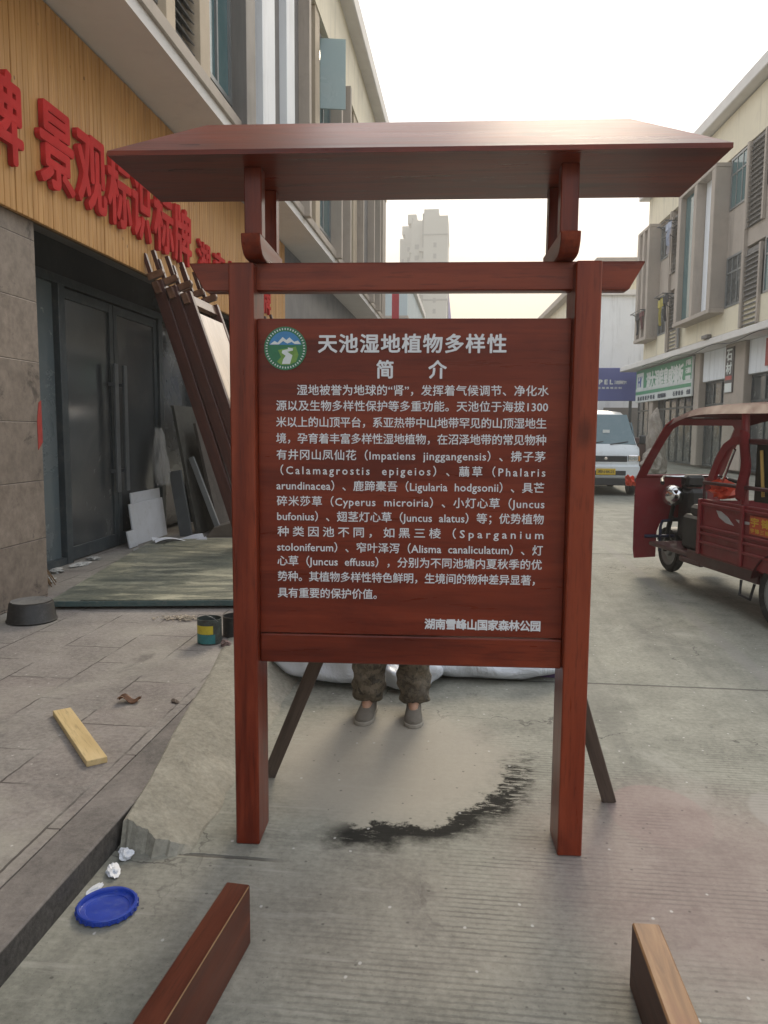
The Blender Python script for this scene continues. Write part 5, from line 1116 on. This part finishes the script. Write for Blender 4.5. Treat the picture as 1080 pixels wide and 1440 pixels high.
BX('air_intake', vb, bp, -0.46, 0.46, -0.056, -0.03, 0.48, 0.6, bev=0.01)
BX('lower_valance', vb, VN, -0.72, 0.72, -0.02, 0.3, 0.25, 0.418, bev=0.02)
npl = BX('number_plate', plain('yellow_plate', (0.55, 0.38, 0.03), 0.5, 0.1, 12, bump=0), VN, -0.22, 0.22, -0.075, -0.06, 0.50, 0.645, bev=0.006)
text('plate_lettering', '湘N·8K25', 0.1, plain('plate_black', (0.03, 0.03, 0.025), 0.5), npl, frame_m((1, 0, 0), (0, 0, 1), (-0.19, -0.078, 0.535)), width=0.38, height=0.08, bold=0.001, ext=0.001)
for x in (-0.45, 0.12): MB().tube([(x, 0.17, 1.2), (x+0.42, 0.26, 1.265)], 0.012, 6).build('wiper', vb, VN)
BX('sticker', whs, VN, -0.02, 0.14, 0.415, 0.42, 1.47, 1.54)
BX('hood_line', vb, VN, -0.7, 0.7, 0.2, 0.215, 1.165, 1.178)

# ------------------------------------------------------------------ cargo tricycle; local x = right-left (positive = its left side), y = backwards
HD = R(13.5)
TK = thing('cargo_tricycle', 'dark red cargo tricycle with roofed cab parked on the right of the road', 'tricycle', (2.22, 8.5, 0))
# local axes: lx = vehicle left, ly = vehicle backward
TK.matrix_world = Matrix(((-math.cos(HD), math.sin(HD), 0, 2.22), (-math.sin(HD), -math.cos(HD), 0, 8.5), (0, 0, 1, 0), (0, 0, 0, 1)))
tr_ = plain('maroon_paint', (0.19, 0.013, 0.018), 0.45, 0.15, 3, bump=0.02, dirt=((0.19, 0.08, 0.07), 0.35), coat=0.08)
tr2 = plain('dark_maroon_paint', (0.06, 0.012, 0.014), 0.45, 0.2, 3, bump=0.03, dirt=((0.11, 0.07, 0.06), 0.4), coat=0.2)
rub = plain('tyre_rubber', (0.022, 0.021, 0.02), 0.8, 0.25, 12, bump=0.2, dirt=((0.12, 0.11, 0.1), 0.4)); blkm = plain('black_metal', (0.02, 0.02, 0.021), 0.45, 0.2, 6)
RX = lambda p: Matrix.Translation(p) @ Matrix.Rotation(R(90), 4, 'Y')
def wheel(x, y, r, wd_, par):
    w_ = MB().lathe([(r*0.66, -wd_*0.4), (r*0.9, -wd_*0.5), (r*0.985, -wd_*0.3), (r, 0), (r*0.985, wd_*0.3), (r*0.9, wd_*0.5), (r*0.66, wd_*0.4)], 40, M=RX((x, y, r)), cap=False).build('wheel', rub, par)
    MB().lathe([(0.02, -0.06), (0.05, -0.055), (0.06, -0.02), (r*0.5, -0.012), (r*0.62, -wd_*0.36), (r*0.69, -wd_*0.42), (r*0.69, wd_*0.42), (r*0.62, wd_*0.36), (r*0.5, 0.012), (0.06, 0.02), (0.05, 0.055), (0.02, 0.06)], 32, M=RX((x, y, r))).build('rim', M['alu_light'], w_)
wheel(0, 0, 0.225, 0.095, TK); wheel(0.42, 2.52, 0.27, 0.12, TK); wheel(-0.42, 2.52, 0.27, 0.12, TK)
# windscreen shield: raked glass frame above, straight lower apron with wheel arch
def rk(z): return 0.08+max(0, z-1.0)*0.86
so = [(0.47, 0.18), (0.475, 0.5), (0.48, 0.85), (0.465, 1.05), (0.43, 1.3), (0.385, 1.52), (0.33, 1.6)]
ap = MB()
outer = [(0.225, 0.175), (0.46, 0.165), (0.475, 0.25), (0.48, 0.6), (0.48, 0.9), (0.472, 1.02), (-0.472, 1.02), (-0.48, 0.9), (-0.48, 0.6), (-0.475, 0.25), (-0.46, 0.165), (-0.225, 0.175), (-0.222, 0.45), (-0.19, 0.535), (-0.12, 0.57), (0.12, 0.57), (0.19, 0.535), (0.222, 0.45)]
ap.prism(outer, 'y', 0.07, 0.085)
ap.build('front_apron', tr_, TK, True, 30)
ws_f = MB()
def frame_strip(inn, out):
    pairs = [((a[0], rk(a[1]), a[1]), (b[0], rk(b[1]), b[1])) for a, b in zip(inn, out)]
    ws_f.strip(pairs, 0.022, (0, -0.7, 0.5))
inn = [(0.375, 1.045), (0.37, 1.2), (0.35, 1.4), (0.325, 1.53), (0.28, 1.565), (-0.28, 1.565), (-0.325, 1.53), (-0.35, 1.4), (-0.37, 1.2), (-0.375, 1.045), (0.375, 1.045)]
out_ = [(0.474, 1.018), (0.462, 1.2), (0.44, 1.4), (0.415, 1.56), (0.36, 1.625), (-0.36, 1.625), (-0.415, 1.56), (-0.44, 1.4), (-0.462, 1.2), (-0.474, 1.018), (0.474, 1.018)]
frame_strip(inn, out_)
wsf = ws_f.build('windscreen', tr_, TK, True, 40)
gl = MB(); v, f = gl._add([(a, rk(z)-0.004, z) for a, z in inn[:-1]], [tuple(range(10))]); gl.build('pane', clear_glass('trike_windscreen_glass', (0.9, 0.93, 0.91), 0.07), wsf, False)
# roof, curved across and rising from the windscreen
def roofp(a, b):
    y = 0.52+b*1.95; x = (a-0.5)*2; hwid = 0.40+0.09*min(1, b*3)
    z = 1.60+0.115*math.sin(min(1, b*2.2)*math.pi/2)*(1-0.0)+0.045*(1-x*x)-0.03*max(0, b-0.6)
    if abs(x) > 0.99: z -= 0.06
    return (x*hwid, y, z)
rf = MB().grid(roofp, 16, 20); bmesh.ops.solidify(rf.bm, geom=rf.bm.faces[:], thickness=0.03); bmesh.ops.recalc_face_normals(rf.bm, faces=rf.bm.faces[:])
rm_ = plain('maroon_roof_paint', (0.10, 0.010, 0.012), 0.6, 0.15, 3, bump=0.02, dirt=((0.13, 0.05, 0.045), 0.35)); rm_.node_tree.nodes['Principled BSDF'].inputs['Specular IOR Level'].default_value = 0.15
rf.build('cab_roof', rm_, TK, True, 50)
for s in (1, -1):
    mb = MB(); mb.tube([(s*0.45, 1.98, 0.92), (s*0.455, 1.96, 1.3), (s*0.45, 1.93, 1.66)], 0.032, 10); mb.build('roof_post', tr_, TK)
    # curved side guard between cargo rail and roof post
    pr = [(1.40, 1.0, 1.49, 1.0), (1.47, 1.14, 1.55, 1.12), (1.56, 1.29, 1.63, 1.25), (1.66, 1.40, 1.72, 1.345), (1.78, 1.455, 1.8, 1.395), (1.96, 1.47, 1.96, 1.41)]
    MB().strip([((s*0.47, a, b), (s*0.47, c, d)) for a, b, c, d in pr], 0.03, (-s, 0, 0)).build('side_guard', tr_, TK)
    MB().tube([(s*0.40, 1.52, 1.0), (s*0.41, 1.74, 1.36)], 0.012, 8).build('guard_rod', chrome, TK)
# fork, handlebar, lamp
fk = MB()
for s in (-1, 1): fk.tube([(s*0.075, -0.0, 0.225), (s*0.078, 0.06, 0.5), (s*0.07, 0.17, 0.85)], 0.022, 10)
fk.box(-0.09, 0.09, 0.03, 0.09, 0.55, 0.6, bev=0.01); fk.tube([(0, 0.16, 0.83), (0, 0.24, 1.02)], 0.026, 10); fk.build('fork', blkm, TK)
MB().tube([(-0.09, 0.16, 0.62), (-0.1, 0.12, 0.35), (0.1, 0.12, 0.35), (0.09, 0.16, 0.62)], 0.014, 8).build('fork_guard', blkm, TK)
MB().grid(lambda a, b: ((b-0.5)*0.11, -0.24*math.cos(R(20+130*a)), 0.225+0.255*math.sin(R(20+130*a))), 14, 4).build('mudguard', blkm, TK)
hb = MB(); hb.tube([(0.36, 0.42, 1.02), (0.3, 0.34, 1.05), (0.12, 0.25, 1.04), (-0.12, 0.25, 1.04), (-0.3, 0.34, 1.05), (-0.36, 0.42, 1.02)], 0.013, 8); hbo = hb.build('handlebar', chrome, TK)
for s in (1, -1): MB().tube([(s*0.36, 0.42, 1.02), (s*0.42, 0.55, 0.995)], 0.02, 10).build('grip', blkm, hbo)
MB().box(-0.16, 0.05, 0.2, 0.34, 0.93, 1.06, bev=0.03).build('dashboard', blkm, TK)
lm = MB().lathe([(0.002, -0.075), (0.05, -0.06), (0.09, -0.02), (0.104, 0.03), (0.11, 0.04), (0.104, 0.05)], 32, M=Matrix.Translation((0.135, 0.255, 0.85)) @ Matrix.Rotation(R(-15), 4, 'Z') @ Matrix.Rotation(R(100), 4, 'X')).build('headlamp', chrome, TK)
MB().lathe([(0.1, 0.046), (0.06, 0.056), (0.001, 0.06)], 28, M=Matrix.Translation((0.135, 0.255, 0.85)) @ Matrix.Rotation(R(-15), 4, 'Z') @ Matrix.Rotation(R(100), 4, 'X'), cap=False).build('lens', glass_dark('lamp_glass', (0.05, 0.05, 0.05), 0.05, 0.2), lm)
bmp = MB(); bmp.tube([(0.19, 0.1, 0.24), (0.19, 0.1, 0.5), (0.17, 0.1, 0.56), (0.06, 0.1, 0.57)], 0.016, 8); bmp.tube([(0.36, 0.095, 0.4), (0.0, 0.11, 0.4)], 0.018, 8); bmp.build('front_guard', plain('blue_black_metal', (0.02, 0.025, 0.06), 0.5), TK)
# footwell, engine cover, seat
BX('footboard', tr2, TK, -0.4, 0.44, 0.35, 1.36, 0.345, 0.385, bev=0.008)
BX('steering_cowl', blkm, TK, -0.16, 0.05, 0.16, 0.42, 0.386, 0.92, bev=0.04)
BX('side_skirt', tr2, TK, 0.4, 0.45, 0.98, 1.352, 0.29, 0.343, bev=0.01)
BX('engine_cover', blkm, TK, -0.3, 0.34, 0.8, 1.5, 0.386, 0.72, bev=0.03)
seat = plain('black_vinyl', (0.025, 0.022, 0.022), 0.5, 0.2, 8, bump=0.1)
BX('seat', seat, TK, -0.36, 0.38, 1.0, 1.46, 0.721, 0.83, bev=0.03)
# cargo box
cb = MB(); L0, L1 = 1.36, 3.15
cb.box(0.45, 0.48, L0, L1, 0.42, 0.915, bev=0.006); cb.box(-0.48, -0.45, L0, L1, 0.42, 0.915, bev=0.006)
cb.box(-0.449, 0.449, L1-0.03, L1-0.001, 0.42, 0.91, bev=0.006); cb.box(-0.449, 0.449, 1.52, 1.545, 0.42, 0.91); cb.box(-0.449, 0.449, 1.361, L1-0.031, 0.40, 0.43)
for z in (0.52, 0.60, 0.655, 0.86): cb.box(0.4805, 0.497, L0+0.02, L1-0.02, z, z+0.028, bev=0.006); cb.box(-0.497, -0.4805, L0+0.02, L1-0.02, z, z+0.028, bev=0.006)
for y in (L0+0.002, 2.0, L1-0.06): cb.box(0.4802, 0.503, y, y+0.05, 0.42, 0.914, bev=0.006)
cbo = cb.build('cargo_box', tr_, TK)
rl = MB(); rl.box(0.45, 0.485, L0+0.03, L1, 1.045, 1.075, bev=0.006); rl.box(-0.485, -0.45, L0+0.03, L1, 1.045, 1.075, bev=0.006)
for y in (L0+0.04, 1.98, L1-0.04):
    for s in (0.467, -0.467): rl.tube([(s, y, 0.914), (s, y, 1.046)], 0.013, 8)
rl.build('side_rail', tr2, TK)
BX('chassis_beam', tr2, TK, 0.36, 0.43, 1.1, 3.1, 0.30, 0.398, bev=0.008); BX('chassis_beam', tr2, TK, -0.43, -0.36, 1.1, 3.1, 0.30, 0.398, bev=0.008)
BX('side_panel', tr2, TK, 0.43, 0.446, 1.12, 2.2, 0.305, 0.42, bev=0.004)
MB().tube([(-0.42, 2.52, 0.27), (0.42, 2.52, 0.27)], 0.035, 10).build('rear_axle', blkm, TK)
MB().grid(lambda a, b: (0.34+b*0.16, 2.52-0.34*math.cos(R(15+150*a)), 0.27+0.32*math.sin(R(15+150*a))), 16, 3).build('mudguard', tr2, TK)
MB().tube([(0.44, 1.98, 0.30), (0.46, 2.0, 0.18), (0.46, 2.14, 0.17), (0.44, 2.16, 0.30)], 0.012, 8).build('stand', blkm, TK)
LT = lambda y, z: frame_m((0, 1, 0), (0, 0, 1), (0.5, y, z))
silv = plain('silver_decal', (0.42, 0.42, 0.44), 0.4, 0.1, 10, bump=0)
MB().prism([(1.63, 0.835), (1.70, 0.835), (1.80, 0.80), (1.90, 0.735), (1.78, 0.745), (1.68, 0.78)], 'x', 0.4802, 0.4826).build('swoosh_decal', silv, cbo, False)
MB().prism([(1.92, 0.79), (2.11, 0.79), (2.11, 0.77), (2.03, 0.765), (2.0, 0.72), (1.97, 0.765)], 'x', 0.4802, 0.4826).build('swoosh_decal', silv, cbo, False)
rp = BX('name_plate', plain('orange_red_plate', (0.5, 0.09, 0.03), 0.5, 0.15, 10, bump=0), cbo, 0.4802, 0.486, 2.12, 2.75, 0.70, 0.845)
yl = plain('yellow_lettering', (0.6, 0.38, 0.04), 0.5, 0.05, bump=0)
text('lettering', '宇锋电动', 0.1, yl, rp, frame_m((0, 1, 0), (0, 0, 1), (0.487, 2.135, 0.762)), width=0.52, height=0.07, bold=0.002, ext=0.001)
text('lettering', '宇锋三轮车服务热线', 0.05, yl, rp, frame_m((0, 1, 0), (0, 0, 1), (0.487, 2.135, 0.712)), width=0.56, height=0.035, bold=0.0006, ext=0.001)
# backrest board behind the driver
bk = BX('back_board', plain('dark_green_board_b', (0.025, 0.032, 0.026), 0.5, 0.15, 6), TK, 0.40, 0.425, 2.06, 2.9, 0.95, 1.43, bev=0.005)
BX('top_rail', tr2, bk, 0.39, 0.47, 2.0, 2.95, 1.405, 1.45, bev=0.008)
MB().tube([(0.44, 2.15, 1.36), (0.445, 2.21, 1.0)], 0.013, 8).build('yellow_stick', plain('yellow_wood', (0.45, 0.3, 0.08), 0.6), bk)
text('lettering', '货运', 0.12, plain('gold_lettering', (0.3, 0.2, 0.08), 0.5), bk, frame_m((0, 1, 0), (0, 0, 1), (0.427, 2.25, 1.14)), width=0.3, height=0.13, bold=0.001, ext=0.001)
def cloth(name, label, cat, fn, mat, th=0.015, nu=24, nv=10):
    mb = MB().grid(fn, nu, nv); bmesh.ops.solidify(mb.bm, geom=mb.bm.faces[:], thickness=th)
    o = mb.build(name, mat, None, True, 60); o.matrix_world = TK.matrix_world.copy(); return tag(o, label, cat)
redc = plain('red_cloth', (0.30, 0.03, 0.035), 0.8, 0.2, 6, bump=0.2); orc = plain('orange_red_plastic', (0.6, 0.07, 0.03), 0.45, 0.15, 6, bump=0.1)
cloth('red_scarf', 'red cloth scarf knotted round the rear roof post of the tricycle', 'scarf', lambda a, b: (0.47+0.035*math.sin(b*6.28)+0.01*math.sin(a*9), 1.96+0.05*math.cos(b*6.28)+0.05*math.sin(a*3.0)*(1-a), 1.50-0.55*a+0.02*math.sin(b*6.28)), redc)
scrap_o = scrap('red_bag', 'crumpled bright red plastic bag lying on the driver seat of the tricycle', 'bag', (0, 0, 0), (0.13, 0.11, 0.15), orc, seed=44)
p = TK.matrix_world @ Vector((0.36, 1.55, 0.93)); scrap_o.location = p
p = TK.matrix_world @ Vector((0.53, 0.05, 0.93)); s2 = scrap('red_ribbon', 'orange red ribbon tied to the left edge of the tricycle front apron', 'ribbon', p, (0.07, 0.04, 0.12), orc, seed=45)

# ------------------------------------------------------------------ things before the right shops
def rock(name, label, cat, loc, H, r, seed, mat):
    q = random.Random(seed); bm = bmesh.new(); bmesh.ops.create_icosphere(bm, subdivisions=4, radius=1)
    ph = [(q.uniform(-4, 4), q.uniform(-4, 4), q.uniform(-3, 3), q.uniform(0, 6)) for _ in range(9)]
    for v in bm.verts:
        c = v.co.copy(); d = 1+sum(0.07*math.sin(a*2*c.x+b*2*c.y+e*3.4*c.z+f) for a, b, e, f in ph)+q.uniform(-0.1, 0.1); t_ = (c.z+1)/2
        w_ = r*(1.0-0.5*t_)*d; v.co = Vector((c.x*w_+0.05*math.sin(t_*6), c.y*w_, t_*H*(0.96+0.05*d)))
    mb = MB(); mb.bm.free(); mb.bm = bm; o = mb.build(name, mat, None, True, 30); o.location = loc; return tag(o, label, cat)
stn = rough_cement('pale_rock', (0.24, 0.21, 0.18), (0.36, 0.32, 0.28), (0.5, 0.46, 0.4), 3)
rock('rockery_stone', 'tall pale upright rockery stone between the van and the right shops', 'rock', (6.15, 26.0, 0), 2.25, 0.36, 5, stn)
rock('rockery_stone', 'low pale rockery stone at the foot of the tall upright one', 'rock', (6.0, 25.6, 0), 1.0, 0.45, 8, stn)
cx = thing('crate_stack', 'dark brown crates stacked beside the upright rockery stone', 'crate', (5.55, 26.6, 0))
BX('crate', plain('dark_crate', (0.07, 0.04, 0.035), 0.7), cx, -0.35, 0.35, -0.3, 0.3, 0, 0.6, bev=0.02); BX('crate', plain('dark_crate_b', (0.09, 0.05, 0.045), 0.7), cx, -0.3, 0.35, -0.28, 0.28, 0.602, 1.3, bev=0.02)

# ------------------------------------------------------------------ haze in the air
hz = NT('street_haze'); hz.t.nodes.remove(hz.b)
pv = hz.n('ShaderNodeVolumePrincipled'); pv.inputs['Color'].default_value = (0.93, 0.91, 0.87, 1); pv.inputs['Density'].default_value = 0.0023; pv.inputs['Anisotropy'].default_value = 0.3
hz.t.links.new(pv.outputs[0], hz.out.inputs['Volume'])
tag(MB().box(-145, 145, -35, 305, -1, 72).build('haze', hz.m, None, False), kind='stuff')
